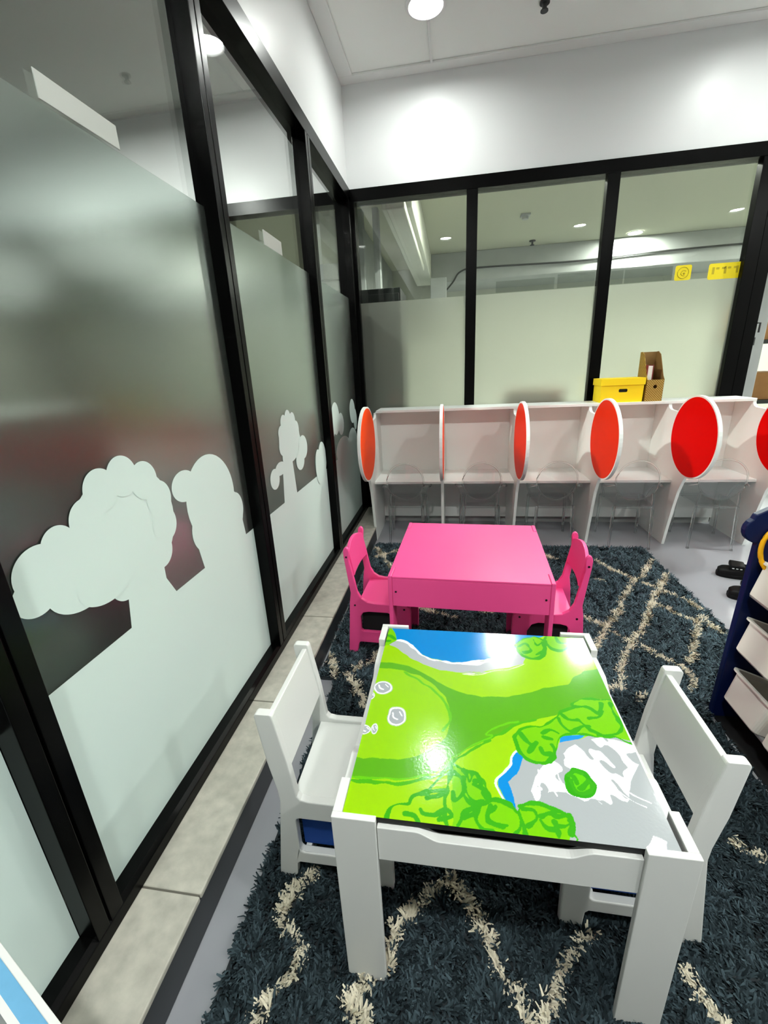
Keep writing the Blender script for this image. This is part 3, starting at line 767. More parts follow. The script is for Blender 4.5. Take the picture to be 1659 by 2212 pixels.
def vnoise(P, scale, seed):
    r = np.random.default_rng(seed)
    G = r.random((256, 256))
    q = P * scale + 50
    i = np.floor(q).astype(int); f = q - i
    f = f * f * (3 - 2 * f)
    i0 = i % 256; i1 = (i + 1) % 256
    a = G[i0[:, 0], i0[:, 1]]; b_ = G[i1[:, 0], i0[:, 1]]; c = G[i0[:, 0], i1[:, 1]]; d = G[i1[:, 0], i1[:, 1]]
    return (a * (1 - f[:, 0]) + b_ * f[:, 0]) * (1 - f[:, 1]) + (c * (1 - f[:, 0]) + d * f[:, 0]) * f[:, 1]


def rug(label, x0, x1, y0, y1, density, seed, shade):
    cx, cy = (x0 + x1) / 2, (y0 + y1) / 2
    root = empty('shag_rug', (cx, cy, 0)); tag(root, label, 'rug')
    b = BM(); prism(b, rrect(x0 - cx, x1 - cx, y0 - cy, y1 - cy, 0.02), 'z', 0.0, 0.010)
    obj('backing', b, M['rug_back'], root)
    r = np.random.default_rng(seed)
    N = int((x1 - x0) * (y1 - y0) * density)
    P = np.stack([r.uniform(x0 + 0.004, x1 - 0.004, N), r.uniform(y0 + 0.004, y1 - 0.004, N)], 1)
    d = np.full(N, 9.0)
    for L in RUGLINES:
        lx = [p[0] for p in L]; ly = [p[1] for p in L]
        sel = (P[:, 0] > min(lx) - 0.06) & (P[:, 0] < max(lx) + 0.06) & (P[:, 1] > min(ly) - 0.06) & (P[:, 1] < max(ly) + 0.06)
        if sel.any():
            d[sel] = np.minimum(d[sel], seg_dist(P[sel], L))
    hw = 0.0125 + 0.014 * (vnoise(P, 28, seed + 5) - 0.5)
    cream = d < hw
    dark = np.array(lin((70, 85, 92))); crm = np.array(lin((222, 214, 192)))
    k = (0.35 + 1.25 * r.random(N) ** 1.5)[:, None]
    tone = (0.8 + 0.4 * vnoise(P, 9, seed + 9))[:, None]
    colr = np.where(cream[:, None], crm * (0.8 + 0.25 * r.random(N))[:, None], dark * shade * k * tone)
    # each tuft leans; neighbouring tufts lean alike, which makes the clumps of the pile
    ang = 2 * math.pi * (1.5 * vnoise(P, 38, seed + 1) + 0.35 * r.random(N))
    L = r.uniform(0.015, 0.027, N)
    w = r.uniform(0.0016, 0.0030, N)
    lean = 0.45 + 0.75 * r.random(N)
    dx, dy = np.cos(ang), np.sin(ang)
    # edge tufts do not hang out past the backing by more than a few millimetres
    sx, sy = -dy, dx
    V = np.zeros((N, 6, 3))
    for j, (s, bend) in enumerate(((0.0, 0.0), (0.55, 0.62), (1.0, 1.0))):
        hx = np.sin(lean * bend) * L * s
        hz = np.cos(lean * bend * 0.95) * L * s
        wj = w * (1.0 if j < 2 else 0.55)
        for q, sg in enumerate((-1, 1)):
            V[:, 2 * j + q, 0] = P[:, 0] - cx + dx * hx + sx * wj * sg
            V[:, 2 * j + q, 1] = P[:, 1] - cy + dy * hx + sy * wj * sg
            V[:, 2 * j + q, 2] = 0.0095 + hz
    me = bpy.data.meshes.new('pile')
    nv = N * 6
    me.vertices.add(nv)
    me.vertices.foreach_set('co', V.reshape(-1).astype(np.float32))
    base = (np.arange(N) * 6)[:, None]
    F = np.concatenate([base + np.array([[0, 1, 3, 2]]), base + np.array([[2, 3, 5, 4]])], 1).reshape(-1)
    me.loops.add(len(F))
    me.loops.foreach_set('vertex_index', F.astype(np.int32))
    me.polygons.add(N * 2)
    me.polygons.foreach_set('loop_start', (np.arange(N * 2) * 4).astype(np.int32))
    me.polygons.foreach_set('loop_total', np.full(N * 2, 4, np.int32))
    me.update()
    at = me.color_attributes.new('tint', 'FLOAT_COLOR', 'POINT')
    C = np.ones((N, 6, 4)); C[:, :, :3] = colr[:, None, :]
    at.data.foreach_set('color', C.reshape(-1).astype(np.float32))
    me.materials.append(M['pile'])
    o = bpy.data.objects.new('pile', me)
    COL.objects.link(o)
    o.parent = root
    o['kind'] = 'stuff'
    return root


rug('slate and cream shag rug under the pink table, further one', -0.565, 1.275, 1.455, 2.92, 42000, 21, 1.3)  # pile colour lightened to stand in for the stronger light here
rug('slate and cream shag rug under the white play table, nearer one', -0.49, 0.916, -0.30, 1.45, 60000, 22, 0.62)  # pile colour darkened to stand in for the dimmer foreground and table shadow

# ------------------------------------------------------------------ white play table
def pip(P, poly):
    x, y = P[:, 0], P[:, 1]
    ins = np.zeros(len(P), bool)
    n = len(poly)
    for i in range(n):
        x0, y0 = poly[i]; x1, y1 = poly[(i + 1) % n]
        c = ((y0 > y) != (y1 > y))
        xi = x0 + (y - y0) / ((y1 - y0) if y1 != y0 else 1e-9) * (x1 - x0)
        ins ^= c & (x < xi)
    return ins


TX, TY = 0.09, 0.85          # centre of the table
table = empty('play_table', (TX, TY, 0)); tag(table, 'white kids play table printed with green hills, lake and rocks', 'table')
ZP = 0.484
TX0, TX1, TY0, TY1 = -0.217, 0.397, 0.540, 1.162
def tl(x, y):
    return x - TX, y - TY
for sx, sy in ((0, 0), (1, 0), (0, 1), (1, 1)):
    b = BM()
    xa = TX0 if sx == 0 else TX1 - 0.082
    ya = TY0 if sy == 0 else TY1 - 0.012
    box(b, *(v - TX for v in (xa, xa + 0.082)), ya - TY, ya + 0.012 - TY, 0.011, ZP)
    xb = TX0 if sx == 0 else TX1 - 0.018
    yb = TY0 + 0.0122 if sy == 0 else TY1 - 0.082
    box(b, xb - TX, xb + 0.018 - TX, yb - TY, yb + 0.0698 - TY, 0.011, ZP - 0.0004)
    obj('leg', b, M['white_wood'], table, bevel=0.0015)
def scooped(u0, u1, z0, z1, a, c, dip):
    top = [(u1, z1)]
    for k in range(9):
        t = k / 8; s = t * t * (3 - 2 * t)
        top.append((c + 0.045 - 0.045 * t - 0.0, z1 - dip * s))
    for k in range(9):
        t = k / 8; s = t * t * (3 - 2 * t)
        top.append((a - 0.045 * t, z1 - dip * (1 - s)))
    return [(u0, z0), (u1, z0)] + top + [(u0, z1)]
for yy in (0.545, 1.140):
    b = BM(); prism(b, scooped(TX0 + 0.083 - TX, TX1 - 0.083 - TX, 0.380, 0.463, -0.02 - TX, 0.195 - TX, 0.018), 'y', yy - TY, yy + 0.018 - TY)
    obj('apron', b, M['white_wood'], table, bevel=0.0015)
for xx in (TX0 + 0.001, TX1 - 0.0195):
    b = BM(); prism(b, scooped(0.623 - TY, 1.079 - TY, 0.382, 0.462, 0.74 - TY, 0.96 - TY, 0.02), 'x', xx - TX, xx + 0.018 - TX)
    obj('apron', b, M['white_wood'], table, bevel=0.0015)
b = BM(); box(b, TX0 + 0.02 - TX, TX1 - 0.02 - TX, 0.565 - TY, 1.138 - TY, 0.395, 0.405)
obj('tray_bottom', b, M['black'], table)
# printed board, dropped in slightly askew between the corner posts
BC = [(-0.1985, 0.5535), (0.372, 0.5525), (0.376, 1.145), (-0.195, 1.149)]
NU, NV = 560, 580
u = np.linspace(0, 1, NU); v = np.linspace(0, 1, NV)
UU, VV = np.meshgrid(u, v)
c0, c1_, c2, c3 = [np.array(c) for c in BC]
G = (c0 * ((1 - UU) * (1 - VV))[..., None] + c1_ * (UU * (1 - VV))[..., None] + c2 * (UU * VV)[..., None] + c3 * ((1 - UU) * VV)[..., None]).reshape(-1, 2)
# slightly different sampling positions wobble the outlines like brush work
Q = G + 0.004 * np.stack([vnoise(G, 55, 1) - 0.5, vnoise(G, 55, 2) - 0.5], 1)
color = np.tile(np.array(lin((146, 198, 2))), (len(G), 1))
def fill(key, rgb):
    color[pip(Q, PAINT[key])] = lin(rgb)
def stroke(line, rgb, hw, var=0.5, seed=3):
    lx = [p[0] for p in line]; ly = [p[1] for p in line]
    sel = np.where((Q[:, 0] > min(lx) - 0.02) & (Q[:, 0] < max(lx) + 0.02) & (Q[:, 1] > min(ly) - 0.02) & (Q[:, 1] < max(ly) + 0.02))[0]
    if len(sel) == 0:
        return
    d = seg_dist(Q[sel], smooth_line(line, 4))
    w = hw * (1 + var * (2 * vnoise(Q[sel], 60, seed) - 1))
    color[sel[d < w]] = lin(rgb)
fill('band', (84, 160, 14))
fill('oval', (140, 196, 2))
stroke(PAINT['line1'], (70, 164, 12), 0.0035)
stroke(PAINT['line2'], (96, 186, 10), 0.0022)
stroke(PAINT['dash'], (92, 178, 14), 0.0028, 0.9)
fill('lake', (0, 128, 200))
fill('beach', (172, 175, 182))
stroke(PAINT['beachline'], (246, 248, 250), 0.0035, 0.8)
stroke(PAINT['beachline2'], (214, 226, 190), 0.0014, 0.6)
fill('mount', (160, 165, 168))
n1 = vnoise(np.stack([Q[:, 0] + 0.5 * Q[:, 1], Q[:, 1] * 0.45 - 0.2 * Q[:, 0]], 1), 70, 8) * 0.55 + vnoise(Q, 34, 9) * 0.45
snow = pip(Q, PAINT['snow1']) & (n1 > 0.44)
color[snow] = lin((248, 249, 250))
color[pip(Q, PAINT['snow2']) & (vnoise(Q, 80, 4) > 0.25)] = lin((248, 249, 250))
for k in range(9):
    t = k / 8
    p0 = (0.17 + 0.15 * t, 0.685 - 0.02 * t); a_ = -1.75 + 1.0 * t
    ln_ = 0.02 + 0.045 * ((k * 37) % 10) / 10
    stroke([p0, (p0[0] + ln_ * 0.6 * math.cos(a_), p0[1] + ln_ * 0.6 * math.sin(a_)), (p0[0] + ln_ * math.cos(a_ + 0.15), p0[1] + ln_ * math.sin(a_ + 0.15))], (246, 248, 249), 0.0009, 0.9, k)
fill('river', (0, 128, 200)); fill('river2', (24, 134, 204))
stroke(PAINT['riverline'], (214, 224, 222), 0.0022)
for key in ('rtree', 'btree', 'tree1', 'tree2', 'tree0'):
    fill(key, (112, 188, 4))
    P_ = PAINT[key]
    if key != 'tree0':
        stroke(list(P_) + [P_[0]], (56, 158, 10), 0.0026, 0.9, 5)
fill('bush', (92, 190, 6))
stroke(list(PAINT['bush']) + [PAINT['bush'][0]], (44, 150, 14), 0.005, 0.8, 6)
for k, a in enumerate(ARCS):
    stroke(a, (52, 156, 16), 0.0040, 0.8, k + 20)
for (rx_, ry_), (ex, ey) in zip(ROCKS, ((0.025, 0.024), (0.0225, 0.030), (0.0115, 0.0135), (0.0085, 0.0165), (0.010, 0.012), (0.009, 0.01))):
    e = ((Q[:, 0] - rx_) / ex) ** 2 + ((Q[:, 1] - ry_) / ey) ** 2
    color[e < 1.0] = lin((176, 182, 176)); color[e < 0.86] = lin((246, 248, 248)); color[e < 0.62] = lin((158, 162, 168))
    stroke([(rx_ - ex * 0.5, ry_ + ey * 0.3), (rx_ - ex * 0.35, ry_ - ey * 0.1), (rx_ + ex * 0.1, ry_ - ey * 0.3)], (250, 250, 250), 0.0013, 0.5, 2)
    stroke([(rx_ + ex * 0.2, ry_ + ey * 0.5), (rx_ + ex * 0.55, ry_ + ey * 0.1)], (250, 250, 250), 0.0012, 0.5, 3)
me = bpy.data.meshes.new('printed_board')
zt = 0.478
top = np.concatenate([G - np.array([TX, TY]), np.full((len(G), 1), zt)], 1)
idx = np.arange(NU * NV).reshape(NV, NU)
faces = np.stack([idx[:-1, :-1], idx[:-1, 1:], idx[1:, 1:], idx[1:, :-1]], -1).reshape(-1, 4)
me.vertices.add(len(top)); me.vertices.foreach_set('co', top.reshape(-1).astype(np.float32))
me.loops.add(faces.size); me.loops.foreach_set('vertex_index', faces.reshape(-1).astype(np.int32))
me.polygons.add(len(faces))
me.polygons.foreach_set('loop_start', (np.arange(len(faces)) * 4).astype(np.int32))
me.polygons.foreach_set('loop_total', np.full(len(faces), 4, np.int32))
me.update()
at = me.color_attributes.new('print', 'FLOAT_COLOR', 'POINT')
at.data.foreach_set('color', np.concatenate([color, np.ones((len(color), 1))], 1).reshape(-1).astype(np.float32))
me.materials.append(M['board_print'])
po = bpy.data.objects.new('printed_surface', me); COL.objects.link(po)
b = BM(); prism(b, [(p[0] - TX, p[1] - TY) for p in BC], 'z', zt - 0.0125, zt - 0.0003)
board = obj('board', b, M['black'], table, label='reversible board printed with a landscape')
po.parent = board

# ------------------------------------------------------------------ white chairs
def side_profile_white():
    outer = [(-0.003, 0.011), (0.044, 0.011), (0.050, 0.062), (0.058, 0.070), (0.236, 0.070), (0.243, 0.062), (0.246, 0.011), (0.296, 0.011), (0.298, 0.20), (0.296, 0.268), (0.288, 0.281), (0.10, 0.282), (0.082, 0.286), (0.074, 0.296), (0.063, 0.40), (0.043, 0.528), (0.040, 0.534), (0.004, 0.534), (-0.001, 0.528), (0.012, 0.40), (0.027, 0.31), (0.029, 0.275)]
    hole = rrect(0.062, 0.238, 0.107, 0.224, 0.012)
    return outer, [hole]
def white_chair():
    t = empty('kids_chair')
    for s in (-1, 1):
        y0 = -0.138 if s < 0 else 0.118
        b = BM(); o_, h_ = side_profile_white(); prism_hole(b, o_, h_, 'y', y0, y0 + 0.020)
        obj('side_panel', b, M['white_wood'], t, bevel=0.003)
    b = BM(); box(b, 0.055, 0.292, -0.118, 0.118, 0.258, 0.272)
    obj('seat', b, M['white_wood'], t, bevel=0.002)
    b = BM(); prism(b, [(0.048, 0.368), (0.062, 0.370), (0.038, 0.524), (0.024, 0.522)], 'y', -0.118, 0.118)
    obj('backrest', b, M['white_wood'], t, bevel=0.002)
    for u_ in (0.07, 0.225):
        b = BM(); box(b, u_, u_ + 0.015, -0.118, 0.118, 0.075, 0.105)
        obj('stretcher', b, M['white_wood'], t, bevel=0.002)
    b = BM()
    box(b, 0.066, 0.232, -0.112, 0.112, 0.106, 0.112)
    for f in ((0.066, 0.070, -0.112, 0.112), (0.228, 0.232, -0.112, 0.112), (0.070, 0.228, -0.112, -0.108), (0.070, 0.228, 0.108, 0.112)):
        box(b, *f, 0.112, 0.250)
    obj('fabric_bin', b, M['blue_fabric'], t, label='blue fabric bin under the seat')
    return t
cL = white_chair(); cL.location = (-0.437, 0.847, 0)
tag(cL, 'white kids chair left of the play table, beside the frosted glass', 'chair', 'white kids chairs at the play table')
cR = copy_tree(cL); cR.location = (0.543, 0.826, 0); cR.rotation_euler = (0, 0, math.pi - math.radians(0.5))
tag(cR, 'white kids chair right of the play table, in front of the bin shelf', 'chair', 'white kids chairs at the play table')

# ------------------------------------------------------------------ pink set
PR = math.radians(-2.6)
PC = Vector((0.073, 1.763, 0))
pt = empty('pink_table', PC, PR); tag(pt, 'plain pink kids table between two pink chairs on the far rug', 'table')
HX, HY = 0.307, 0.302
for sx in (-1, 1):
    for sy in (-1, 1):
        b = BM()
        xa = -HX if sx < 0 else HX - 0.016
        ya = -HY if sy < 0 else HY - 0.080
        box(b, xa, xa + 0.016, ya, ya + 0.080, 0.011, 0.492)
        obj('leg', b, M['pink'], pt, bevel=0.003)
for sy in (-1, 1):
    b = BM()
    ya = -HY + 0.0005 if sy < 0 else HY - 0.0185
    box(b, -HX + 0.0165, HX - 0.0165, ya, ya + 0.018, 0.362, 0.482)
    ap = obj('apron', b, M['pink'], pt, bevel=0.0015)
    for u in (-HX + 0.03, HX - 0.03):
        b = BM(); cyl(b, (u, ya - 0.0015 if sy < 0 else ya + 0.018, 0.425), 0.004, 0.0015, 'y', 16)
        obj('screw', b, M['screw'], ap)
for sx in (-1, 1):
    b = BM()
    xa = -HX + 0.001 if sx < 0 else HX - 0.017
    box(b, xa, xa + 0.016, -HY + 0.081, HY - 0.081, 0.362, 0.482)
    obj('apron', b, M['pink'], pt, bevel=0.0015)
b = BM()
prism(b, [(-HX + 0.0165, -HY), (HX - 0.0165, -HY), (HX - 0.0165, -HY + 0.081), (HX, -HY + 0.081), (HX, HY - 0.081), (HX - 0.0165, HY - 0.081), (HX - 0.0165, HY), (-HX + 0.0165, HY), (-HX + 0.0165, HY - 0.081), (-HX, HY - 0.081), (-HX, -HY + 0.081), (-HX + 0.0165, -HY + 0.081)], 'z', 0.4825, 0.490)
obj('tabletop', b, M['pink'], pt, bevel=0.0015)

def pink_chair():
    t = empty('pink_chair')
    outer = [(-0.009, 0.011), (0.030, 0.011), (0.040, 0.060), (0.048, 0.074), (0.215, 0.074), (0.232, 0.06), (0.238, 0.011), (0.282, 0.011), (0.284, 0.24), (0.28, 0.262), (0.265, 0.272), (0.12, 0.274), (0.09, 0.279), (0.066, 0.295), (0.050, 0.325), (0.022, 0.476), (0.025, 0.516), (0.022, 0.530), (0.013, 0.538), (0.003, 0.532), (-0.001, 0.517), (0.0, 0.492), (0.019, 0.321), (0.012, 0.276)]
    hole = [(0.058, 0.137), (0.066, 0.131), (0.215, 0.131), (0.223, 0.137), (0.222, 0.19), (0.205, 0.222), (0.18, 0.232), (0.095, 0.232), (0.07, 0.226), (0.058, 0.205)]
    for s in (-1, 1):
        y0 = -0.134 if s < 0 else 0.116
        b = BM(); prism_hole(b, outer, [hole], 'y', y0, y0 + 0.018)
        sp = obj('side_panel', b, M['pink'], t, bevel=0.003)
        yo = -0.1352 if s < 0 else 0.134
        for u_, z_ in ((0.012, 0.493), (0.035, 0.262), (0.255, 0.255)):
            b = BM(); cyl(b, (u_, yo, z_), 0.0045, 0.0012, 'y', 14)
            obj('screw', b, M['screw'], sp)
    b = BM(); box(b, 0.045, 0.280, -0.116, 0.116, 0.252, 0.266)
    obj('seat', b, M['pink'], t, bevel=0.002)
    # arched backrest, bowed upward in the middle
    b = BM()
    n = 14
    ring = []
    for k in range(n + 1):
        v_ = -0.116 + 0.232 * k / n
        zt_ = 0.508 + 0.030 * (1 - (2 * k / n - 1) ** 2)
        bow = -0.010 * (1 - (2 * k / n - 1) ** 2)
        ring.append([b.verts.new(p) for p in ((0.026 + bow, v_, 0.398), (0.040 + bow, v_, 0.400), (0.022 + bow, v_, zt_), (0.008 + bow, v_, zt_ - 0.002))])
    for A_, B_ in zip(ring[:-1], ring[1:]):
        for q in range(4):
            b.faces.new((A_[q], A_[(q + 1) % 4], B_[(q + 1) % 4], B_[q]))
    b.faces.new(ring[0]); b.faces.new(ring[-1][::-1])
    obj('backrest', b, M['pink'], t, bevel=0.002)
    b = BM()
    box(b, 0.06, 0.222, -0.110, 0.110, 0.128, 0.133)
    for f in ((0.06, 0.064, -0.110, 0.110), (0.218, 0.222, -0.110, 0.110), (0.064, 0.218, -0.110, -0.106), (0.064, 0.218, 0.106, 0.110)):
        box(b, *f, 0.133, 0.248)
    obj('fabric_bin', b, M['black_fabric'], t, label='black fabric bin under the seat')
    return t
pL = pink_chair()
pL.location = (-0.455, 1.769, 0); pL.rotation_euler = (0, 0, PR)
tag(pL, 'pink kids chair left of the pink table, by the stone kerb', 'chair', 'pink chairs at the pink table')
pR = copy_tree(pL); pR.location = (0.533, 1.726, 0); pR.rotation_euler = (0, 0, math.pi + PR)
tag(pR, 'pink kids chair right of the pink table', 'chair', 'pink chairs at the pink table')

# ------------------------------------------------------------------ study booths along the back
BX0 = -0.578
BXS = [BX0 + 0.505 * i for i in range(6)]
booth = empty('study_booth_row', (BX0, 3.03, 0)); tag(booth, 'row of white study booths with orange and red discs on the dividers', 'study booth')
def bl_(bm):
    bmesh.ops.translate(bm, verts=bm.verts[:], vec=(-BX0, -3.03, 0))
    return bm
notch = [(3.232, 0.934), (3.229, 0.921), (3.218, 0.907), (3.195, 0.899), (3.15, 0.897), (3.09, 0.895), (3.0, 0.80)]
panel = [(3.44, 0.0), (3.44, 0.934)] + notch + [(2.90, 0.62), (2.885, 0.51), (2.905, 0.475), (2.94, 0.402), (2.972, 0.275), (3.03, 0.0)]
for i, x in enumerate(BXS):
    b = BM(); prism(b, panel, 'x', x - 0.009, x + 0.009)
    pn = obj('divider', bl_(b), M['booth_white'], booth)
    b = BM(); prism(b, ellipse(2.873, 0.762, 0.268, 0.250, 64), 'x', x - 0.0096, x + 0.0096)
    obj('disc', bl_(b), M['booth_white'], pn)
    for s in (-1, 1):
        c_ = M['orange'] if s > 0 else [M['red'], M['red'], M['orange_red'], M['orange_red'], M['red'], M['red']][i]
        b = BM(); prism(b, ellipse(2.873, 0.762, 0.258, 0.240, 64), 'x', x + s * 0.0095, x + s * 0.0106)
        obj('disc_face', bl_(b), c_, pn, label='orange disc face' if s > 0 else 'red disc face')
for i in range(5):
    b = BM(); box(b, BXS[i] + 0.0095, BXS[i + 1] - 0.0095, 3.035, 3.425, 0.440, 0.457)
    obj('desktop', bl_(b), M['booth_white'], booth, bevel=0.001)
    b = BM(); box(b, BXS[i] + 0.0095, BXS[i + 1] - 0.0095, 3.425, 3.44, 0.06, 0.925)
    obj('back_panel', bl_(b), M['booth_white'], booth)
b = BM(); box(b, BX0 + 0.01, BXS[5] + 0.009, 3.228, 3.455, 0.9345, 0.952)
obj('top_shelf', bl_(b), M['booth_white'], booth, bevel=0.001)

# ------------------------------------------------------------------ clear acrylic chairs
def ghost_chair():
    t = empty('clear_chair')
    A_ = M['acrylic']
    b = BM()
    n = 40
    pts = [(0.130 * math.cos(2 * math.pi * k / n), 0.012 * (math.sin(2 * math.pi * k / n)) * -1, 0.479 + 0.133 * math.sin(2 * math.pi * k / n)) for k in range(n)]
    tube(b, pts, 0.0055, 8, True)
    rim = obj('back_rim', b, A_, t, smooth=True)
    b = BM()
    fr = [b.verts.new((p[0] * 0.975, p[1] - 0.0025, 0.479 + (p[2] - 0.479) * 0.975)) for p in pts]
    bk = [b.verts.new((p[0] * 0.975, p[1] + 0.0025, 0.479 + (p[2] - 0.479) * 0.975)) for p in pts]
    b.faces.new(fr); b.faces.new(bk[::-1])
    for k in range(n):
        b.faces.new((fr[k], fr[(k + 1) % n], bk[(k + 1) % n], bk[k]))
    obj('backrest', b, M['acrylic_sheet'], t)
    b = BM(); prism(b, [(-0.115, 0.01), (0.115, 0.01), (0.14, 0.30), (0.13, 0.325), (-0.13, 0.325), (-0.14, 0.30)], 'z', 0.300, 0.309)
    obj('seat', b, M['acrylic_sheet'], t, bevel=0.002)
    b = BM()
    prism(b, [(-0.115, 0.285), (0.115, 0.285), (0.115, 0.299), (-0.115, 0.299)], 'y', 0.008, 0.015)
    obj('seat_rail', b, A_, t)
    b = BM()
    prism(b, [(-0.128, 0.282), (0.128, 0.282), (0.128, 0.299), (-0.128, 0.299)], 'y', 0.305, 0.312)
    obj('seat_rail', b, A_, t)
    # uprights joining the oval back to the seat
    for s in (-1, 1):
        b = BM()
        tube(b, smooth_line([(s * 0.105, 0.004, 0.395), (s * 0.112, 0.004, 0.35), (s * 0.112, 0.01, 0.306)], 5), 0.007, 8)
        obj('back_support', b, A_, t, smooth=True)
        b = BM()
        tube(b, smooth_line([(s * 0.131, 0.0, 0.452), (s * 0.168, 0.05, 0.432), (s * 0.176, 0.12, 0.425), (s * 0.165, 0.175, 0.405), (s * 0.145, 0.20, 0.355), (s * 0.132, 0.215, 0.308)], 6), 0.0075, 8)
        obj('armrest', b, A_, t, smooth=True)
        for y_, xx in ((0.012, 0.117), (0.303, 0.130)):
            b = BM()
            tube(b, [(s * xx, y_, 0.299), (s * xx * 1.07, y_ + (-0.012 if y_ < 0.1 else 0.008), 0.008)], 0.011, 4, taper=0.008)
            cyl(b, (s * xx * 1.07, y_ + (-0.012 if y_ < 0.1 else 0.008), 0.0005), 0.010, 0.008, n=12)
            obj('leg', b, A_, t)
    return t
g0 = ghost_chair()
GC = [(-0.334, 2.945, 0.0, 'clear plastic kids chair in the leftmost study booth'), (0.197, 2.945, 0.01, 'clear plastic kids chair in the second booth, behind the pink table'), (0.690, 2.945, -0.01, 'clear plastic kids chair in the middle booth'), (1.185, 2.935, -0.06, 'clear plastic kids chair in the fourth booth, below the yellow box'), (1.69, 2.945, -0.12, 'clear plastic kids chair in the rightmost booth, by the large red disc')]
for i, (x, y, r_, lab) in enumerate(GC):
    g = g0 if i == 0 else copy_tree(g0)
    g.location = (x, y, 0.0295 if i in (9,) else 0.0)
    g.rotation_euler = (0, 0, r_)
    tag(g, lab, 'chair', 'clear chairs at the study booths')

# ------------------------------------------------------------------ things on the booth shelf
SH = 0.9525
t = empty('storage_box', (1.136, 3.335, SH)); tag(t, 'yellow cardboard storage box with lid on the booth shelf', 'box')
b = BM(); prism_hole(b, [(-0.136, 0.0), (0.130, 0.0), (0.132, 0.118), (-0.138, 0.118)], [rrect(-0.024, 0.032, 0.066, 0.088, 0.008)], 'y', -0.085, -0.081)
box(b, -0.136, -0.132, -0.081, 0.085, 0, 0.118); box(b, 0.126, 0.130, -0.081, 0.085, 0, 0.118)
box(b, -0.132, 0.126, 0.081, 0.085, 0, 0.118); box(b, -0.132, 0.126, -0.081, 0.081, 0, 0.004)
obj('body', b, M['yellow'], t)
b = BM()
box(b, -0.143, 0.137, -0.091, 0.091, 0.153, 0.157)
box(b, -0.143, 0.137, -0.091, -0.087, 0.112, 0.153); box(b, -0.143, 0.137, 0.087, 0.091, 0.112, 0.153)
box(b, -0.143, -0.139, -0.087, 0.087, 0.112, 0.153); box(b, 0.133, 0.137, -0.087, 0.087, 0.112, 0.153)
obj('lid', b, M['yellow'], t, bevel=0.001)
b = BM(); box(b, -0.13, 0.124, -0.075, -0.07, 0.03, 0.11)  # black sheet stands in for the shade inside the handle hole
obj('handle_shadow_liner', b, M['black'], t).name = 'handle_shadow'
t = empty('magazine_file', (1.335, 3.33, SH)); tag(t, 'golden dotted magazine file standing beside the yellow box', 'magazine file')
prof = [(-0.085, 0.0), (0.088, 0.0), (0.088, 0.318), (0.06, 0.320), (0.02, 0.300), (-0.02, 0.235), (-0.06, 0.165), (-0.085, 0.140)]
for s in (-1, 1):
    b = BM(); prism(b, prof, 'x', s * 0.051 - 0.0015, s * 0.051 + 0.0015)
    obj('side', b, M['dotted'] if s < 0 else M['inside_card'], t)
b = BM(); prism_hole(b, [(-0.0495, 0.0), (0.0495, 0.0), (0.0495, 0.140), (-0.0495, 0.140)], [ellipse(0.0, 0.095, 0.012, 0.012, 16)], 'y', -0.085, -0.082)
obj('front', b, M['dotted'], t)
b = BM(); box(b, -0.0495, 0.0495, 0.085, 0.088, 0, 0.318); box(b, -0.0495, 0.0495, -0.082, 0.085, 0, 0.003)
obj('back', b, M['inside_card'], t)
t = empty('booklet', (1.315, 3.325, SH + 0.0035)); tag(t, 'thin white and maroon booklet standing in the golden magazine file', 'book')
b = BM(); box(b, -0.026, 0.002, -0.05, 0.07, 0, 0.225); obj('pages', b, M['paper'], t)
b = BM(); box(b, 0.0025, 0.007, -0.052, 0.072, 0, 0.23); box(b, -0.03, -0.0265, -0.052, 0.072, 0, 0.23); obj('cover', b, M['maroon'], t)

# ------------------------------------------------------------------ toy organiser on the right
org = empty('toy_organiser', (0.92, 1.42, 0)); tag(org, 'navy toy organiser with tilted white bins at the right edge', 'shelf')
X0, Y0 = 0.92, 1.42
end = [(0.0, 0.0), (0.33, 0.0), (0.33, 0.80), (0.10, 0.83), (0.045, 0.80), (-0.005, 0.772)] + [(0.015 + 0.043 * math.cos(math.radians(a)), 0.722 + 0.043 * math.sin(math.radians(a))) for a in range(125, 271, 18)] + [(0.014, 0.675)]
for yy in (-0.024, -0.70):
    b = BM(); prism(b, end, 'y', yy, yy + 0.024)
    obj('side_panel', b, M['navy'], org, bevel=0.005, seg=3)
for zz, xx in ((0.735, 0.045), (0.50, 0.035), (0.44, 0.26), (0.30, 0.035), (0.24, 0.26), (0.098, 0.035), (0.045, 0.26)):
    b = BM(); tube(b, [(xx, -0.675, zz), (xx, -0.025, zz)], 0.008, 10)
    obj('rod', b, M['rod'], org, smooth=True)
b = BM(); box(b, 0.312, 0.322, -0.675, -0.025, 0.0, 0.80)
obj('back_panel', b, M['navy'], org)
b = BM(); box(b, 0.012, 0.31, -0.675, -0.025, 0.0, 0.012)  # flat black sheet on the floor under the bins
obj('black_floor_sheet', b, M['black'], org)

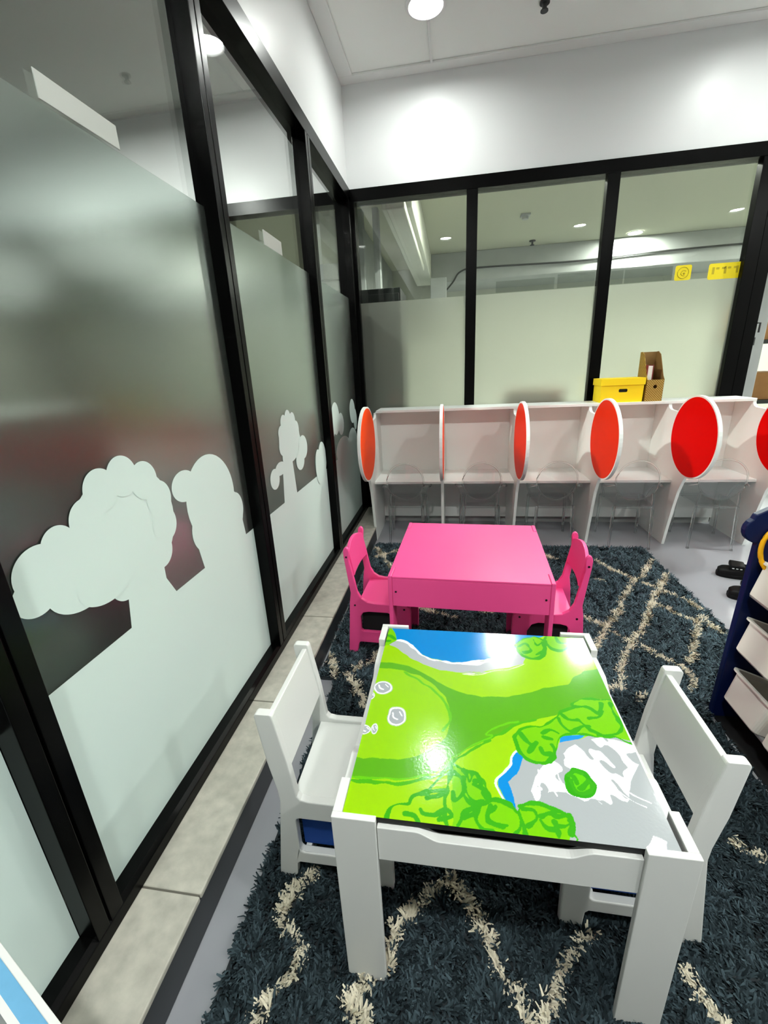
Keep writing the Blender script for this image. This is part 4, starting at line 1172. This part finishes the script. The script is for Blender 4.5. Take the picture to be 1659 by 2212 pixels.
def tray():
    t = empty('bin')
    # open tapered tub: local x is depth (front at 0), y width, z height
    b = BM()
    h = 0.108; D_ = 0.235; W_ = 0.090
    def ring(z, o, r):
        k = z / h
        return [(p[0], p[1], z) for p in rrect(0.012 - 0.010 * k + o, D_ - 0.012 + 0.010 * k - o, -W_ + 0.008 - 0.008 * k + o, W_ - 0.008 + 0.008 * k - o, r, 4)]
    loops = [ring(0, 0.006, 0.012), ring(0.006, 0, 0.016), ring(h, 0, 0.016), ring(h, -0.010, 0.02), ring(h + 0.006, -0.010, 0.02), ring(h + 0.006, 0.001, 0.016), ring(h - 0.01, 0.004, 0.014), ring(0.008, 0.004, 0.014)]
    vr = [[b.verts.new(p) for p in L_] for L_ in loops]
    for A_, B_ in zip(vr[:-1], vr[1:]):
        for k in range(len(A_)):
            b.faces.new((A_[k], A_[(k + 1) % len(A_)], B_[(k + 1) % len(A_)], B_[k]))
    b.faces.new(vr[0][::-1]); b.faces.new(vr[-1])
    obj('tub', b, M['bin_white'], t, smooth=False, bevel=0.0)
    return t
tr0 = tray()
rows = [('top', 0.520), ('middle', 0.318), ('bottom', 0.120)]
cols = [('far end', 1.291), ('centre', 1.095), ('near end', 0.898)]
first = True
for rn, zz in rows:
    for cn, yy in cols:
        g = tr0 if first else copy_tree(tr0)
        first = False
        g.location = (0.912, yy, zz)
        g.rotation_euler = (0, math.radians(21), 0)
        tag(g, 'tilted white bin in the %s row of the navy organiser, %s' % (rn, cn), 'bin', 'white bins in the organiser')
b = BM(); tube(b, [(0.0, 0.050 * math.cos(2 * math.pi * k / 36), 0.075 * math.sin(2 * math.pi * k / 36)) for k in range(36)], 0.007, 8, True)
rg = obj('toy_ring', b, M['ring'], smooth=True); rg.location = (0.985, 1.365, 0.668); rg.rotation_euler = (0, math.radians(10), math.radians(70))
tag(rg, 'yellow plastic ring standing behind the top white bin', 'toy')

# ------------------------------------------------------------------ shoes
def shoe():
    t = empty('shoe')
    out = [(0, -0.012), (0.004, -0.03), (0.03, -0.044), (0.08, -0.046), (0.14, -0.036), (0.20, -0.034), (0.238, -0.022), (0.245, 0), (0.238, 0.022), (0.20, 0.034), (0.14, 0.038), (0.08, 0.044), (0.03, 0.040), (0.004, 0.022)]
    out = smooth_line(out + [out[0]], 4)[:-1]
    b = BM(); prism(b, out, 'z', 0.0, 0.022); obj('sole', b, M['shoe'], t, bevel=0.004)
    b = BM()
    def ring(s, z, cut=0.0):
        return [b.verts.new((0.122 + (p[0] - 0.122) * s, p[1] * s, z(p[0]) if callable(z) else z)) for p in out]
    top = lambda xq: 0.050 + 0.022 * min(1, max(0, (xq - 0.05) / 0.06))
    r0 = ring(0.97, 0.0225); r1 = ring(0.96, lambda xq: 0.040); r2 = ring(0.86, top); r3 = ring(0.55, lambda xq: top(xq) + 0.004)
    for A_, B_ in zip((r0, r1, r2), (r1, r2, r3)):
        for k in range(len(A_)):
            b.faces.new((A_[k], A_[(k + 1) % len(A_)], B_[(k + 1) % len(A_)], B_[k]))
    b.faces.new(r3)
    obj('upper', b, M['shoe'], t, smooth=True)
    b = BM(); prism(b, [(0.055, -0.046), (0.125, -0.042), (0.125, 0.042), (0.055, 0.046)], 'z', 0.055, 0.084)
    obj('strap', b, M['shoe'], t, bevel=0.008, seg=3)
    b = BM()
    for k in range(3):
        box(b, 0.066 + 0.018 * k, 0.076 + 0.018 * k, -0.0475 + 0.001 * k, -0.040, 0.064, 0.068)
    obj('buckle_marks', b, M['shoe_mark'], t)
    return t
sh = shoe(); sh.location = (1.545, 2.585, 0); sh.rotation_euler = (0, 0, math.radians(-24))
tag(sh, 'black shoe on the grey floor, further one, its three pale dashes showing', 'shoe', 'pair of black shoes')
sh2 = copy_tree(sh); sh2.location = (1.462, 2.318, 0); sh2.rotation_euler = (0, 0, math.radians(-20))
tag(sh2, 'black shoe on the grey floor, nearer one, half hidden by the navy organiser', 'shoe', 'pair of black shoes')

# ------------------------------------------------------------------ light-blue table corner at the bottom left
bt = empty('blue_side_table', (-0.4768, 0.237, 0), math.radians(-20.7)); tag(bt, 'low table with light blue top and white rim, bottom left corner', 'table')
ZB = 0.50
b = BM(); box(b, -0.215, 0.26, -0.42, 0.0, ZB - 0.02, ZB - 0.004)
obj('tabletop', b, M['white_wood'], bt)
b = BM(); box(b, -0.215, 0.26, -0.008, 0.0, ZB - 0.0039, ZB); box(b, 0.252, 0.26, -0.42, -0.008, ZB - 0.0039, ZB); box(b, -0.215, 0.252, -0.42, -0.412, ZB - 0.0039, ZB)
obj('rim', b, M['white_wood'], bt, bevel=0.001)
b = BM(); box(b, -0.215, 0.252, -0.025, -0.008, ZB - 0.0039, ZB - 0.001)
obj('blue_inlay', b, M['sky_blue'], bt)
b = BM(); box(b, -0.215, 0.252, -0.033, -0.025, ZB - 0.0039, ZB - 0.0005)
obj('inner_line', b, M['white_wood'], bt)
b = BM(); box(b, -0.215, 0.252, -0.412, -0.033, ZB - 0.0039, ZB - 0.001)
obj('grey_inlay', b, M['grey_board'], bt)
for x_ in (0.0, 0.23):
    for y_ in (-0.40, -0.03):
        b = BM(); box(b, x_ - 0.012, x_ + 0.012, y_ - 0.012, y_ + 0.012, 0.0, ZB - 0.02)
        obj('leg', b, M['white_wood'], bt)
